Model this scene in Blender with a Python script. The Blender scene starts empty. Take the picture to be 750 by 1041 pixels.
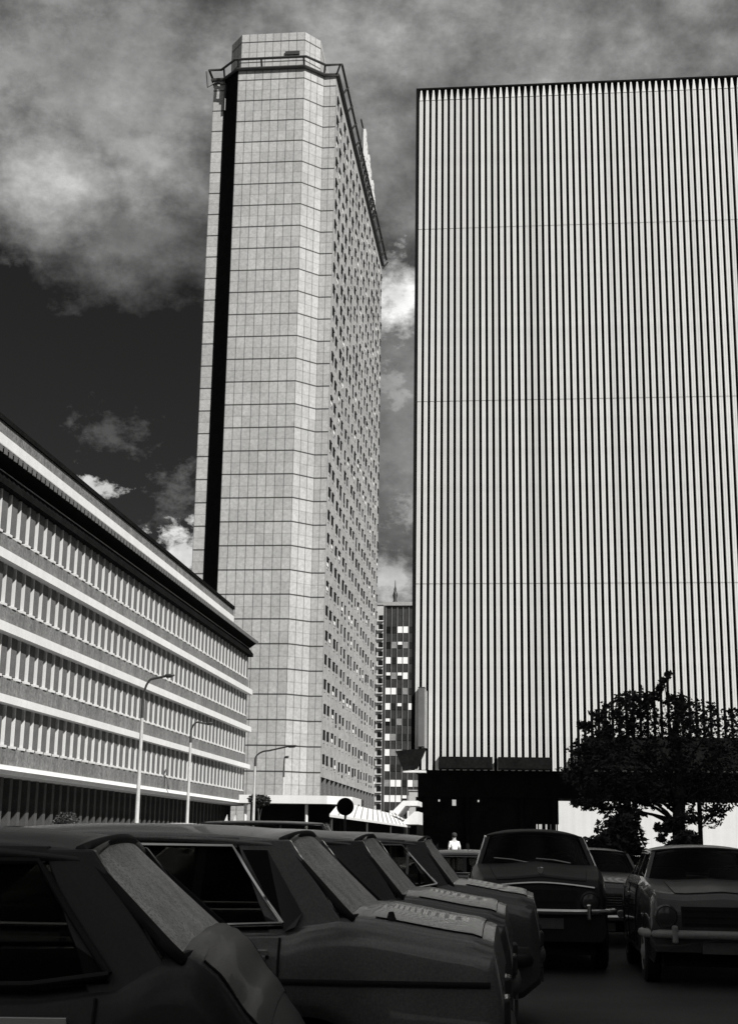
import bpy, bmesh, math, random
from mathutils import Vector, Matrix
R = math.radians
rnd = random.Random(7)
scn = bpy.context.scene
COL = scn.collection

# ------------------------------------------------------------------ camera
f_px, pitch, roll, yaw, EYE = 1405.6, .2327978, .01541617, .10861816, 1.45
CF = Vector((-math.sin(yaw)*math.cos(pitch), math.cos(yaw)*math.cos(pitch), math.sin(pitch)))
_rt = Vector((math.cos(yaw), math.sin(yaw), 0)); _up = _rt.cross(CF)
CR = _rt*math.cos(roll)+_up*math.sin(roll); CU = -_rt*math.sin(roll)+_up*math.cos(roll)
cam = bpy.data.cameras.new('camera'); co = bpy.data.objects.new('camera', cam); COL.objects.link(co)
cam.lens = f_px/1041*36; cam.sensor_width = 36; cam.sensor_fit = 'AUTO'; cam.clip_start = .1; cam.clip_end = 6000
co.matrix_world = Matrix(((CR.x, CU.x, -CF.x, 0), (CR.y, CU.y, -CF.y, 0), (CR.z, CU.z, -CF.z, EYE), (0, 0, 0, 1)))
scn.camera = co
EYEV = Vector((0, 0, EYE))
def ray(x, y): return CR*((x-375)/f_px) - CU*((y-520.5)/f_px) + CF
def onY(x, y, Y): d = ray(x, y); return EYEV+d*(Y/d.y)
def onX(x, y, X): d = ray(x, y); return EYEV+d*(X/d.x)

# ------------------------------------------------------------------ materials
def nt(name):
    m = bpy.data.materials.new(name); m.use_nodes = True
    n = m.node_tree; return m, n, n.nodes['Principled BSDF']
def ramp(n, fac, a, b, v0=0., v1=1.):
    r = n.nodes.new('ShaderNodeMapRange'); n.links.new(fac, r.inputs[0])
    r.inputs[1].default_value = a; r.inputs[2].default_value = b
    r.inputs[3].default_value = v0; r.inputs[4].default_value = v1
    return r.outputs[0]
def mth(n, op, a, b=None, c=None):
    m = n.nodes.new('ShaderNodeMath'); m.operation = op
    for i, v in enumerate((a, b, c)):
        if v is None: continue
        if isinstance(v, (int, float)): m.inputs[i].default_value = v
        else: n.links.new(v, m.inputs[i])
    return m.outputs[0]
def noise(n, scale, detail=4, rough=.6, coord=None, stretch=None):
    t = n.nodes.new('ShaderNodeTexNoise'); t.inputs['Scale'].default_value = scale
    t.inputs['Detail'].default_value = detail; t.inputs['Roughness'].default_value = rough
    if coord is None:
        coord = n.nodes.new('ShaderNodeTexCoord').outputs['Object']
    if stretch:
        mp = n.nodes.new('ShaderNodeMapping'); mp.inputs['Scale'].default_value = stretch
        n.links.new(coord, mp.inputs[0]); coord = mp.outputs[0]
    n.links.new(coord, t.inputs['Vector']); return t.outputs['Fac']
def grey(n, val, warm=.012):
    c = n.nodes.new('ShaderNodeCombineColor')
    n.links.new(val, c.inputs[0]); n.links.new(val, c.inputs[1])
    n.links.new(mth(n, 'MULTIPLY', val, 1-warm), c.inputs[2]); return c.outputs[0]
def mat(name, v, rough=.7, var=.15, scale=2., fine=None, metal=0., bump=0., bscale=30., coat=0., spec=.5, stretch=None, streak=0.):
    m, n, b = nt(name)
    f = noise(n, scale, 5, .65, stretch=stretch)
    val = ramp(n, f, .3, .7, v*(1-var), v*(1+var))
    if fine:
        g = noise(n, fine[0], 3, .7); val = mth(n, 'MULTIPLY', val, ramp(n, g, .3, .7, 1-fine[1], 1+fine[1]))
    if streak:
        g = noise(n, 1., 3, .6, stretch=(1.6, 1.6, .05)); val = mth(n, 'MULTIPLY', val, ramp(n, g, .35, .65, 1-streak, 1+streak*.4))
    n.links.new(grey(n, val), b.inputs['Base Color'])
    b.inputs['Roughness'].default_value = rough; b.inputs['Metallic'].default_value = metal
    b.inputs['Specular IOR Level'].default_value = spec
    if coat: b.inputs['Coat Weight'].default_value = coat; b.inputs['Coat Roughness'].default_value = .06
    if bump:
        bp = n.nodes.new('ShaderNodeBump'); bp.inputs['Strength'].default_value = bump; bp.inputs['Distance'].default_value = .02
        n.links.new(noise(n, bscale, 4, .7), bp.inputs['Height']); n.links.new(bp.outputs[0], b.inputs['Normal'])
    return m

M = {}
M['asphalt'] = mat('asphalt', .045, .75, .45, .45, (40, .4), bump=.5, bscale=80)
M['road'] = mat('road_asphalt', .05, .85, .25, .3, (30, .3), bump=.3, bscale=60)
M['paving'] = mat('paving', .22, .85, .2, 1.2, (25, .2))
M['kerb'] = mat('kerb_stone', .3, .8, .2, 2, (20, .2))
M['paint_line'] = mat('line_paint', .6, .7, .2, 3, (25, .3))
M['concrete'] = mat('aggregate_concrete', .15, .9, .2, .5, (5, .45), bump=.6, bscale=12, streak=.3)
M['shadepier'] = mat('shade_darkened_pier', .05, .9, .25, 2, (14, .3))  # pier colour darkened to deepen the shade under the overhang
M['pier'] = mat('pier_concrete', .1, .9, .15, 1.5, (14, .25))
M['white'] = mat('white_render', .66, .75, .05, .5, (9, .06), streak=.06)
M['whitefin'] = mat('white_fin_paint', .6, .7, .07, .8, (9, .05), streak=.05)
M['ribpaint'] = mat('rib_enamel', .60, .7, .06, .8, (9, .05), streak=.06)
M['black'] = mat('black_cladding', .009, .9, .3, 1.0, (6, .3), spec=.02)
M['darkglass'] = mat('dark_window_glass', .012, .08, .3, .6)
M['glazing'] = mat('office_glazing', .02, .1, .4, .35)
M['darkmetal'] = mat('dark_metal', .03, .5, .3, 4)
M['greymetal'] = mat('grey_metal', .32, .45, .15, 3, (30, .15))
M['lampgrey'] = mat('galvanised_pole', .42, .55, .15, 2, (25, .2))
M['chrome'] = mat('chrome', .75, .14, .05, 8, metal=1.)
M['satin'] = mat('satin_chrome', .8, .38, .05, 8, metal=1.)
M['rubber'] = mat('rubber', .015, .85, .3, 10)
M['interior'] = mat('car_interior', .018, .8, .3, 8)
M['bark'] = mat('bark', .045, .95, .35, 6, bump=1, bscale=30)
M['leaf'] = mat('leaf', .032, .6, .5, 1.5, (9, .3))
M['hedge'] = mat('hedge_leaf', .03, .6, .5, 3, (14, .4))
M['skin'] = mat('skin', .4, .6, .08, 20)
M['shirt'] = mat('white_cotton', .82, .85, .04, 20)
M['trouser'] = mat('dark_trousers', .03, .9, .2, 20)
M['signgrey'] = mat('grey_sign_face', .1, .6, .15, .8, (12, .15))
M['blind'] = mat('white_blind', .8, .8, .06, 1.)
M['halfblind'] = mat('grey_blind', .22, .8, .25, 1.)
M['spandrel'] = mat('dark_spandrel', .035, .35, .3, .8, (5, .2))
M['mullion'] = mat('steel_mullion', .16, .5, .2, 1)
M['palewall'] = mat('pale_wall', .42, .85, .12, .4, (4, .15))
M['lens'] = mat('lamp_lens', .06, .12, .1, 20)

def glass(name, dew=0.):
    m, n, b = nt(name)
    b.inputs['Base Color'].default_value = (.02, .02, .02, 1); b.inputs['Roughness'].default_value = .04
    b.inputs['Specular IOR Level'].default_value = .5
    tr = n.nodes.new('ShaderNodeBsdfTransparent'); tr.inputs[0].default_value = (.62, .62, .61, 1)
    mx = n.nodes.new('ShaderNodeMixShader'); out = n.nodes['Material Output']
    if dew:
        v = n.nodes.new('ShaderNodeTexVoronoi'); v.inputs['Scale'].default_value = 85
        n.links.new(n.nodes.new('ShaderNodeTexCoord').outputs['Object'], v.inputs['Vector'])
        big = noise(n, 7, 4); fine = noise(n, 130, 3)
        w = ramp(n, v.outputs['Distance'], .12, .45, .3, 1.1)
        w = mth(n, 'MULTIPLY', w, ramp(n, big, .3, .7, .6, 1.15))
        w = mth(n, 'MULTIPLY', w, ramp(n, fine, .3, .7, .7, 1.25))
        n.links.new(grey(n, mth(n, 'MULTIPLY', w, dew)), b.inputs['Base Color']); b.inputs['Roughness'].default_value = .5
        mx.inputs[0].default_value = .85
        bp = n.nodes.new('ShaderNodeBump'); bp.inputs['Strength'].default_value = .5; bp.inputs['Distance'].default_value = .004
        n.links.new(v.outputs['Distance'], bp.inputs['Height']); n.links.new(bp.outputs[0], b.inputs['Normal'])
    else:
        fr = n.nodes.new('ShaderNodeFresnel'); fr.inputs[0].default_value = 1.5
        n.links.new(mth(n, 'ADD', mth(n, 'MULTIPLY', fr.outputs[0], 1.2), .06), mx.inputs[0])
    n.links.new(tr.outputs[0], mx.inputs[1]); n.links.new(b.outputs[0], mx.inputs[2])
    n.links.new(mx.outputs[0], out.inputs[0]); return m
M['glass'] = glass('car_glass')
M['dewglass'] = glass('dewy_car_glass', .88)
def car_paint(name, v, rough=.28, beads=0., coat=.6):
    m, n, b = nt(name)
    big = noise(n, 3, 4); val = ramp(n, big, .3, .7, v*.85, v*1.15)
    dust = noise(n, 90, 3, .7); val = mth(n, 'MULTIPLY', val, ramp(n, dust, .3, .7, .8, 1.2))
    b.inputs['Roughness'].default_value = rough; b.inputs['Coat Weight'].default_value = coat; b.inputs['Coat Roughness'].default_value = .02
    if beads:
        vo = n.nodes.new('ShaderNodeTexVoronoi'); vo.inputs['Scale'].default_value = 95
        n.links.new(n.nodes.new('ShaderNodeTexCoord').outputs['Object'], vo.inputs['Vector'])
        h = ramp(n, vo.outputs['Distance'], .0, .35, 1., 0.)
        h = mth(n, 'MULTIPLY', h, ramp(n, noise(n, 14, 3), .4, .6, .2, 1.))
        bp = n.nodes.new('ShaderNodeBump'); bp.inputs['Strength'].default_value = beads; bp.inputs['Distance'].default_value = .006
        n.links.new(h, bp.inputs['Height']); n.links.new(bp.outputs[0], b.inputs['Normal'])
        n.links.new(bp.outputs[0], b.inputs['Coat Normal'])
        val = mth(n, 'MULTIPLY', val, ramp(n, h, 0, 1, .8, 1.7))
    n.links.new(grey(n, val), b.inputs['Base Color']); return m
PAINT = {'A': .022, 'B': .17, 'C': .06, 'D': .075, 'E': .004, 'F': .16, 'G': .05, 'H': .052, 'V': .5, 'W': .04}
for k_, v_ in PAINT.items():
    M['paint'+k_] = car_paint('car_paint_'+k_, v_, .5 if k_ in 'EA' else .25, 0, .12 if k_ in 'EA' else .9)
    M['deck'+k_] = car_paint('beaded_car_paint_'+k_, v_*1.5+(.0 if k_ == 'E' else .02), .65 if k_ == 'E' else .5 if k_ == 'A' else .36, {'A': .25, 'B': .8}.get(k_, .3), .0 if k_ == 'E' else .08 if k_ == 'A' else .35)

def panel_mat(name, v, line=.055, cell_var=.1, sub=True):
    """cladding panels: UV u counts panels, v counts storeys"""
    m, n, b = nt(name)
    uv = n.nodes.new('ShaderNodeUVMap').outputs[0]
    s = n.nodes.new('ShaderNodeSeparateXYZ'); n.links.new(uv, s.inputs[0]); u, w = s.outputs[0], s.outputs[1]
    def dist(x, k=1.): # distance to nearest integer
        fr = mth(n, 'FRACT', mth(n, 'MULTIPLY', x, k)); return mth(n, 'SUBTRACT', .5, mth(n, 'ABSOLUTE', mth(n, 'SUBTRACT', fr, .5)))
    l1 = ramp(n, dist(w), line*.32, line*.75, .12, 1.)
    l2 = ramp(n, dist(u), .025, .075, .42, 1.)
    wn = n.nodes.new('ShaderNodeTexWhiteNoise'); wn.noise_dimensions = '2D'
    cb = n.nodes.new('ShaderNodeCombineXYZ'); n.links.new(mth(n, 'FLOOR', u), cb.inputs[0]); n.links.new(mth(n, 'FLOOR', mth(n, 'MULTIPLY', w, 2)), cb.inputs[1])
    n.links.new(cb.outputs[0], wn.inputs['Vector'])
    val = mth(n, 'MULTIPLY', ramp(n, wn.outputs['Value'], 0, 1, v*(1-cell_var), v*(1+cell_var)), mth(n, 'MULTIPLY', l1, l2))
    if sub: val = mth(n, 'MULTIPLY', val, ramp(n, dist(w, 2.), .02, .06, .74, 1.))
    val = mth(n, 'MULTIPLY', val, ramp(n, noise(n, 2.2, 6, .8), .3, .7, .72, 1.26))
    val = mth(n, 'MULTIPLY', val, ramp(n, noise(n, .06, 3, .6), .3, .7, .9, 1.08))
    n.links.new(grey(n, val), b.inputs['Base Color']); b.inputs['Roughness'].default_value = .75
    return m
_m = M['ribpaint']; _n = _m.node_tree; _b = _n.nodes['Principled BSDF']
_src = _b.inputs['Base Color'].links[0].from_socket
_oi = _n.nodes.new('ShaderNodeObjectInfo'); _mul = _n.nodes.new('ShaderNodeMixRGB'); _mul.blend_type = 'MULTIPLY'; _mul.inputs[0].default_value = 1
_n.links.new(_src, _mul.inputs[1]); _n.links.new(grey(_n, ramp(_n, _oi.outputs['Random'], 0, 1, .9, 1.06)), _mul.inputs[2]); _n.links.new(_mul.outputs[0], _b.inputs['Base Color'])
M['panel'] = panel_mat('tower_panels', .37)
M['sidewall'] = mat('ribbed_side_concrete', .31, .9, .12, .08, (1.3, .35), bump=.4, bscale=2.)

# ------------------------------------------------------------------ mesh building
class MB:
    def __init__(s): s.v = []; s.f = []; s.m = []; s.uv = {}
    def add(s, vs, fs, m=0):
        o = len(s.v); s.v += [tuple(p) for p in vs]
        for f in fs: s.f.append([o+i for i in f]); s.m.append(m)
    def quad(s, pts, m=0, uv=None):
        if uv: s.uv[len(s.f)] = uv
        s.add(pts, [list(range(len(pts)))], m)
    def box(s, x0, x1, y0, y1, z0, z1, m=0):
        s.add([(x0, y0, z0), (x1, y0, z0), (x1, y1, z0), (x0, y1, z0), (x0, y0, z1), (x1, y0, z1), (x1, y1, z1), (x0, y1, z1)],
              [(0, 3, 2, 1), (4, 5, 6, 7), (0, 1, 5, 4), (1, 2, 6, 5), (2, 3, 7, 6), (3, 0, 4, 7)], m)
    def hull8(s, a, b, m=0):      # two matching polygons joined into a solid
        n = len(a); s.add(list(a)+list(b), [list(range(n))[::-1], list(range(n, 2*n))]+[(i, (i+1) % n, n+(i+1) % n, n+i) for i in range(n)], m)
    def prism(s, poly, axis, a, b, m=0):
        def P(p, t): return {'x': (t, p[0], p[1]), 'y': (p[0], t, p[1]), 'z': (p[0], p[1], t)}[axis]
        s.hull8([P(p, a) for p in poly], [P(p, b) for p in poly], m)
    def tube(s, path, r, n=8, m=0, flat=None):
        path = [Vector(p) for p in path]; rs = r if isinstance(r, (list, tuple)) else [r]*len(path)
        rings = []; ref = None
        for i, p in enumerate(path):
            d = (path[min(i+1, len(path)-1)]-path[max(i-1, 0)]).normalized()
            if ref is None: ref = Vector((0, 0, 1)) if abs(d.z) < .9 else Vector((1, 0, 0))
            a = d.cross(ref).normalized(); b = a.cross(d).normalized(); ref = b
            rings.append([p+(a*math.cos(2*math.pi*k/n)+b*math.sin(2*math.pi*k/n)*(flat or 1))*rs[i] for k in range(n)])
        vs = [q for ring in rings for q in ring]
        fs = [(i*n+k, i*n+(k+1) % n, (i+1)*n+(k+1) % n, (i+1)*n+k) for i in range(len(path)-1) for k in range(n)]
        fs += [list(range(n))[::-1], [(len(path)-1)*n+k for k in range(n)]]
        s.add(vs, fs, m)
    def lathe(s, prof, c, axis='z', n=24, m=0):   # prof: (radius, t)
        vs = []
        for r, t in prof:
            for k in range(n):
                a = 2*math.pi*k/n; x, y = r*math.cos(a), r*math.sin(a)
                q = {'z': (x, y, t), 'y': (x, t, y), 'x': (t, x, y)}[axis]
                vs.append((c[0]+q[0], c[1]+q[1], c[2]+q[2]))
        fs = [(i*n+k, i*n+(k+1) % n, (i+1)*n+(k+1) % n, (i+1)*n+k) for i in range(len(prof)-1) for k in range(n)]
        fs += [list(range(n))[::-1], [(len(prof)-1)*n+k for k in range(n)]]
        s.add(vs, fs, m)
    def grid(s, fn, nu, nv, m=0):
        vs = [fn(i/nu, j/nv) for i in range(nu+1) for j in range(nv+1)]
        s.add(vs, [(i*(nv+1)+j, (i+1)*(nv+1)+j, (i+1)*(nv+1)+j+1, i*(nv+1)+j+1) for i in range(nu) for j in range(nv)], m)
    def build(s, name, mats, parent=None, smooth=None, solid=0., bevel=0., fix=True):
        me = bpy.data.meshes.new(name); me.from_pydata(s.v, [], s.f)
        for q in (mats if isinstance(mats, (list, tuple)) else [mats]): me.materials.append(M[q])
        for p, k in zip(me.polygons, s.m): p.material_index = k
        if s.uv:
            L = me.uv_layers.new(name='UVMap')
            for fi, uv in s.uv.items():
                for li, c in zip(me.polygons[fi].loop_indices, uv): L.data[li].uv = c
        if fix:
            bm = bmesh.new(); bm.from_mesh(me); bmesh.ops.recalc_face_normals(bm, faces=bm.faces); bm.to_mesh(me); bm.free()
        if smooth is not None:
            for p in me.polygons: p.use_smooth = True
            me.set_sharp_from_angle(angle=R(smooth))
        o = bpy.data.objects.new(name, me); COL.objects.link(o)
        if parent: o.parent = parent
        if solid: md = o.modifiers.new('solid', 'SOLIDIFY'); md.thickness = solid; md.offset = -1
        if bevel: md = o.modifiers.new('bevel', 'BEVEL'); md.width = bevel; md.segments = 2; md.limit_method = 'ANGLE'
        return o
def thing(name, label, cat, loc=(0, 0, 0), rz=0., group=None):
    o = bpy.data.objects.new(name, None); COL.objects.link(o); o.location = loc; o.rotation_euler = (0, 0, rz)
    o.empty_display_size = .3; return tag(o, label, cat, group)
def tag(o, label, cat, group=None):
    o['label'] = label; o['category'] = cat
    if group: o['group'] = group
    return o
def struct(o): o['kind'] = 'structure'; return o

# ------------------------------------------------------------------ ground
g = MB(); g.quad([(-2500, -400, 0), (2500, -400, 0), (2500, 4000, 0), (-2500, 4000, 0)]); struct(g.build('ground', 'asphalt', fix=False))
g = MB(); g.quad([(-19.5, -60, .004), (-6.5, -60, .004), (-6.5, 140, .004), (-19.5, 140, .004)]); struct(g.build('road', 'road', fix=False))
g = MB(); g.box(-24.2, -19.7, 30, 124, -.05, .13); struct(g.build('pavement', 'paving'))
g = MB(); g.box(-19.7, -19.5, 30, 124, -.05, .14); g.box(-6.5, -6.3, 26, 118, -.05, .13); struct(g.build('kerb', 'kerb', bevel=.01))
g = MB()
for i in range(16): g.quad([(-13.1, 20+i*7, .008), (-12.95, 20+i*7, .008), (-12.95, 23+i*7, .008), (-13.1, 23+i*7, .008)])
struct(g.build('road_marking', 'paint_line', fix=False))

# ------------------------------------------------------------------ low office block on the left
FX = -24.; Y0, Y1 = 44., 122.4
low = thing('office_block', 'long low office block with white floor bands and rows of upright window fins', 'office building', (FX, 80, 0))
low.location = (0, 0, 0)
b = MB()
b.box(-42, FX-.4, Y0, Y1-.02, 4.3, 18.1)
b.box(-42, FX-4, Y0+.5, Y1-.5, 0, 4.28, 1)
b.build('wall', ['concrete', 'black'], low)
levels = [(4.6, 5.42, 7.39, 7.76), (7.76, 8.64, 10.62, 11.06), (11.06, 11.95, 13.92, 14.36), (14.36, 15.25, 17.3, None)]
for sb, st, bb, bt in levels:
    b = MB(); b.box(FX-.38, FX, Y0, Y1, sb+.002, st); b.build('spandrel', 'concrete', low)
    b = MB(); b.box(FX-.398, FX-.32, Y0+.1, Y1-.1, st+.002, bb-.002); b.build('window_strip', 'glazing', low)
    if bt:
        b = MB(); b.box(FX-.38, FX+.42, Y0-.1, Y1+.1, bb, bt); b.build('floor_band', 'white', low)
b = MB(); b.box(FX-4.2, FX+.25, Y0-.1, Y1+.1, 4.17, 4.6); b.prism([(FX+.25, 4.2), (FX+.4, 4.36), (FX+.25, 4.56)], 'y', Y0-.1, Y1+.1) ; b.build('fascia', 'white', low)
pos = []
nY = int((Y1-Y0)/1.283)
for li, (sb, st, bb, bt) in enumerate(levels):
    for i in range(nY): pos.append((Y0+.25+i*1.283, li))
seen = [p for p in pos if p[0] > 62]
seen.sort(key=lambda p: p[0]); near = set(seen[:100])
def fin(mb, y, li, y_off=0):
    sb, st, bb, bt = levels[li]
    mb.box(FX-.32, FX-.02, y+.06-y_off, y+.94-y_off, st+.12, bb-.003, 0)
    mb.box(FX-.32, FX+.015, y-y_off, y+.06-y_off, st+.12, bb-.003, 1)
    mb.box(FX-.32, FX+.06, y-.2-y_off, y+.3-y_off, st+.003, st+.118, 1)
protos = []
for li in range(4):
    mb = MB(); fin(mb, 0, li); o = mb.build('window_fin', ['pier', 'whitefin'], low); protos.append([o, False])
rest = MB()
for p in pos:
    if p in near:
        o, used = protos[p[1]]
        if used: o = o.copy(); COL.objects.link(o); o.parent = low
        protos[p[1]][1] = True; o.location = (0, p[0], 0)
    else: fin(rest, p[0], p[1])
o = rest.build('window_fin_row', ['pier', 'whitefin'], low); o['kind'] = 'stuff'
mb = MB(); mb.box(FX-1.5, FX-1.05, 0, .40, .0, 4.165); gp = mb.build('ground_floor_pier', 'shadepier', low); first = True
for i in range(nY):
    y = Y0+.5+i*1.283
    if first: gp.location = (0, y, 0); first = False
    else: o = gp.copy(); COL.objects.link(o); o.parent = low; o.location = (0, y, 0)
# overhanging cornice and attic storey
b = MB(); b.prism([(FX-.42, 17.3), (FX+.38, 17.3), (FX+.38, 17.6), (FX-.03, 18.1), (FX-.42, 18.1)], 'y', Y0, Y1); b.build('dark_frieze', 'black', low)
b = MB(); b.prism([(FX-.5, 18.13), (FX+.02, 18.13), (FX+.80, 18.66), (FX+.80, 18.72), (FX-.5, 18.86)], 'y', Y0-.4, Y1+.1); b.build('cornice', 'black', low)
b = MB(); b.box(FX+.802, FX+.84, Y0-.4, Y1+.1, 18.68, 18.73); b.box(FX-.03, FX+.03, Y0, Y1, 18.08, 18.125); b.build('cornice_flashing', 'lampgrey', low)
b = MB()
for i in range(int((Y1-Y0)/.64)): b.box(FX+.802, FX+.86, Y0+i*.64, Y0+.34+i*.64, 18.36, 18.66)
b.box(FX+.8005, FX+.815, Y0, Y1, 18.6, 18.655)
b.build('dentil_row', 'pier', low)
AX, AY1 = FX-.55, 117.6
b = MB(); b.box(-41, AX-.3, Y0, AY1-.1, 18.87, 20.1); b.build('attic_wall', 'black', low)
b = MB()
for i in range(int((AY1-Y0)/1.283)): b.box(AX-.298, AX-.1, Y0+.3+i*1.283, Y0+.95+i*1.283, 18.9, 19.6)
o = b.build('attic_pier_row', 'pier', low)
b = MB(); b.box(AX-.6, AX+.05, Y0, AY1, 19.62, 20.22); b.build('attic_band', 'white', low)
b = MB(); b.box(-41.2, AX-.02, Y0, AY1-.02, 20.222, 20.86); b.build('parapet', 'concrete', low)
b = MB(); b.box(-41.3, AX+.08, Y0-.1, AY1+.1, 20.862, 21.12); b.build('roof_coping', 'black', low)

# ------------------------------------------------------------------ hotel tower
k = 1.3; kk = k/1.15
def kz(z): return EYE+(z-EYE)*k
tw = thing('hotel_tower', 'very tall pale panelled tower with faceted narrow end and long windowed side', 'tower', (-34.6, 216, 0))
tw.location = (0, 0, 0)
nx0, nx1, ny = -34.40*k, -25.95*k, 155*k
a = 2.2*k; sx0, sx1, sy, ey = -38.05*k, -22.17*k, (155+2.2)*k, 217.3*k
zt = kz(96.2); zb0 = 0.; FL = 2.866*k; zl = kz(94.72)
def cl(mb, p, q, u, z0=zb0, z1=None, m=0):
    z1 = zt if z1 is None else z1
    v0 = (z0-zl)/FL; v1 = (z1-zl)/FL
    mb.quad([(p[0], p[1], z0), (q[0], q[1], z0), (q[0], q[1], z1), (p[0], p[1], z1)], m, [(0.0001, v0), (u-.0001, v0), (u-.0001, v1), (0.0001, v1)])
P = [(sx0, sy), (nx0-a, sy), (nx0, ny), (nx1, ny), (nx1+a, sy), (sx1, sy)]
mb = MB(); cl(mb, P[2], P[3], 8); mb.build('end_wall', 'panel', tw, fix=False)
mb = MB(); cl(mb, P[1], P[2], 3); mb.build('shade_black_chamfer_wall', 'black', tw, fix=False)  # shade on this chamfer put into its colour as black; the other keeps panels
mb = MB(); cl(mb, P[3], P[4], 3); mb.build('chamfer_wall', 'panel', tw, fix=False)
mb = MB(); cl(mb, P[0], P[1], 1); mb.build('shoulder_wall', 'panel', tw, fix=False)
mb = MB(); cl(mb, P[4], P[5], 2); mb.build('shoulder_wall', 'panel', tw, fix=False)
zc = kz(8.3)
mb = MB()
mb.quad([(sx1, sy, zc), (sx1, ey, zc), (sx1, ey, zt), (sx1, sy, zt)])
mb.quad([(sx1, ey, 0), (sx0, ey, 0), (sx0, ey, zt), (sx1, ey, zt)]); mb.quad([(sx0, ey, 0), (sx0, sy, 0), (sx0, sy, zt), (sx0, ey, zt)])
mb.build('side_wall', 'sidewall', tw, fix=False)
mb = MB(); mb.quad([(p[0], p[1], zt) for p in P]+[(sx1, ey, zt), (sx0, ey, zt)]); mb.build('roof', 'pier', tw, fix=False)
mb = MB(); mb.quad([(sx1-.8, sy, 0), (sx1-.8, ey, 0), (sx1-.8, ey, zc), (sx1-.8, sy, zc)]); mb.quad([(sx1-.8, sy, zc), (sx1, sy, zc), (sx1, ey, zc), (sx1-.8, ey, zc)])
mb.build('ground_floor_glazing', 'darkglass', tw, fix=False)
mb = MB(); mb.box(-.75, .0, 0, .7, 0, zc-.003); cp = mb.build('base_column', 'concrete', tw); n_c = 16
for i in range(n_c):
    o = cp if i == 0 else cp.copy()
    if i: COL.objects.link(o); o.parent = tw
    o.location = (sx1-.003, sy+.1+i*(ey-sy-.9)/(n_c-1), 0)
# small deep windows along the long side, in pairs, under hoods
M['opening'] = mat('dark_opening', .008, .5, .3, 2, spec=.15)
def win(mb, x, y, z, lit=False, w=1., h=1., dbl=False):
    def bx(a0, a1, b0, b1, c0, c1, m): mb.box(x+a0*kk, x+a1*kk, y+b0*kk, y+b1*kk, z+c0*kk, z+c1*kk, m)
    bx(-.25, .03, 0, 2.1*w, -.2*h, 1.05, 0)       # dark opening
    bx(-.02, .16, -.1, 2.1*w+.1, 1.053, 1.2, 1)   # hood
    if dbl: bx(-.25, .025, .2, 1.5, -.95, -.55, 0) # open lower vent
    else: bx(-.02, .05, .3, 1.5, -.6, -.25, 1)
    if lit: bx(-.02, .055, .1, 1.5, -.16, .32, 2)
ww = []
nfl = int((zl-zc)/FL)
for fl in range(-1, nfl):
    zz = zl-(fl+1)*FL+1.35*kk
    if zz < zc+.8 or zz > zt-1.5: continue
    for c in range(9):
        for d in (0, 3.6):
            y = sy+(1.2+c*8.25+d)*kk
            if y < ey-2: ww.append((y, zz))
ww.sort(key=lambda p: p[0])
mbp = MB(); win(mbp, 0, 0, 0); wp = mbp.build('side_window', ['opening', 'sidewall'], tw)
mbp = MB(); win(mbp, 0, 0, 0, True); wq = mbp.build('side_window', ['opening', 'sidewall', 'blind'], tw)
uA = uB = False
rest = MB()
for i, (y, z) in enumerate(ww):
    lit = rnd.random() < .14
    if i < 100:
        src = wq if lit else wp
        if (uB if lit else uA): src = src.copy(); COL.objects.link(src); src.parent = tw
        if lit: uB = True
        else: uA = True
        src.location = (sx1+rnd.uniform(-.01, .01), y+rnd.uniform(-.2, .2), z+rnd.uniform(-.12, .12))
    else:
        win(rest, sx1, y+rnd.uniform(-.2, .2), z+rnd.uniform(-.12, .12), lit, rnd.choice((.55, .75, .85, 1.)), rnd.choice((.3, .6, 1, 2.)), rnd.random() < .3)
o = rest.build('side_window_rows', ['opening', 'sidewall', 'blind'], tw); o['kind'] = 'stuff'
# roof rails (cleaning gantry track) and brackets
def railpath(off, z):
    s = .41*off
    return [(sx0-off*.6, sy+6*kk, z), (sx0-off*.6, sy-off, z), (nx0-a-s, sy-off, z), (nx0-s, ny-off, z), (nx1+s, ny-off, z), (nx1+a+s, sy-off, z), (sx1+off, sy-off, z), (sx1+off, ey, z)]
mb = MB(); mb.tube(railpath(.9*kk, zt+1.2*kk), .19*kk, 6); mb.tube(railpath(.25*kk, zt-.0), .26*kk, 6); mb.build('roof_rail', 'darkmetal', tw)
def bracket(p, q):
    m_ = MB(); m_.tube([p, q], .15*kk, 6); m_.build('rail_bracket', 'darkmetal', tw)
for X in (nx0+.1, nx0+(nx1-nx0)*.36, nx1): bracket((X, ny-.15, zt-.1), (X, ny-1.0*kk, zt+1.25*kk))
bracket((nx1+a, sy-.15, zt-.1), (nx1+a+.3, sy-1*kk, zt+1.25*kk))
bracket((sx1, sy-.15, zt-.1), (sx1+.7*kk, sy-1.0*kk, zt+1.25*kk)); bracket((nx0-a, sy-.1, zt-.1), (nx0-a, sy-1*kk, zt+1.25*kk))
for i in range(1, 14): bracket((sx1+.1, sy+i*5.4*kk, zt-.2), (sx1+1.1*kk, sy+i*5.4*kk, zt+1.2*kk))
mb = MB(); mb.tube([(sx0+1.9*kk, sy-.5, zt-.9*kk), (sx0+1.9*kk, sy-.5, zt-5.2*kk), (sx0+2.6*kk, sy-.4, zt-5.2*kk), (sx0+2.6*kk, sy-.3, zt-.6)], .16, 6)
mb.tube([(sx0-.9*kk, sy-.9*kk, zt+1.0*kk), (sx0-.7*kk, sy-.6*kk, zt-1.4*kk), (sx0+.2, sy-.3, zt-.6), (sx0+1.9*kk, sy-.5, zt-.9*kk)], .18, 6)
mb.build('gantry_frame', 'darkmetal', tw)
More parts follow.
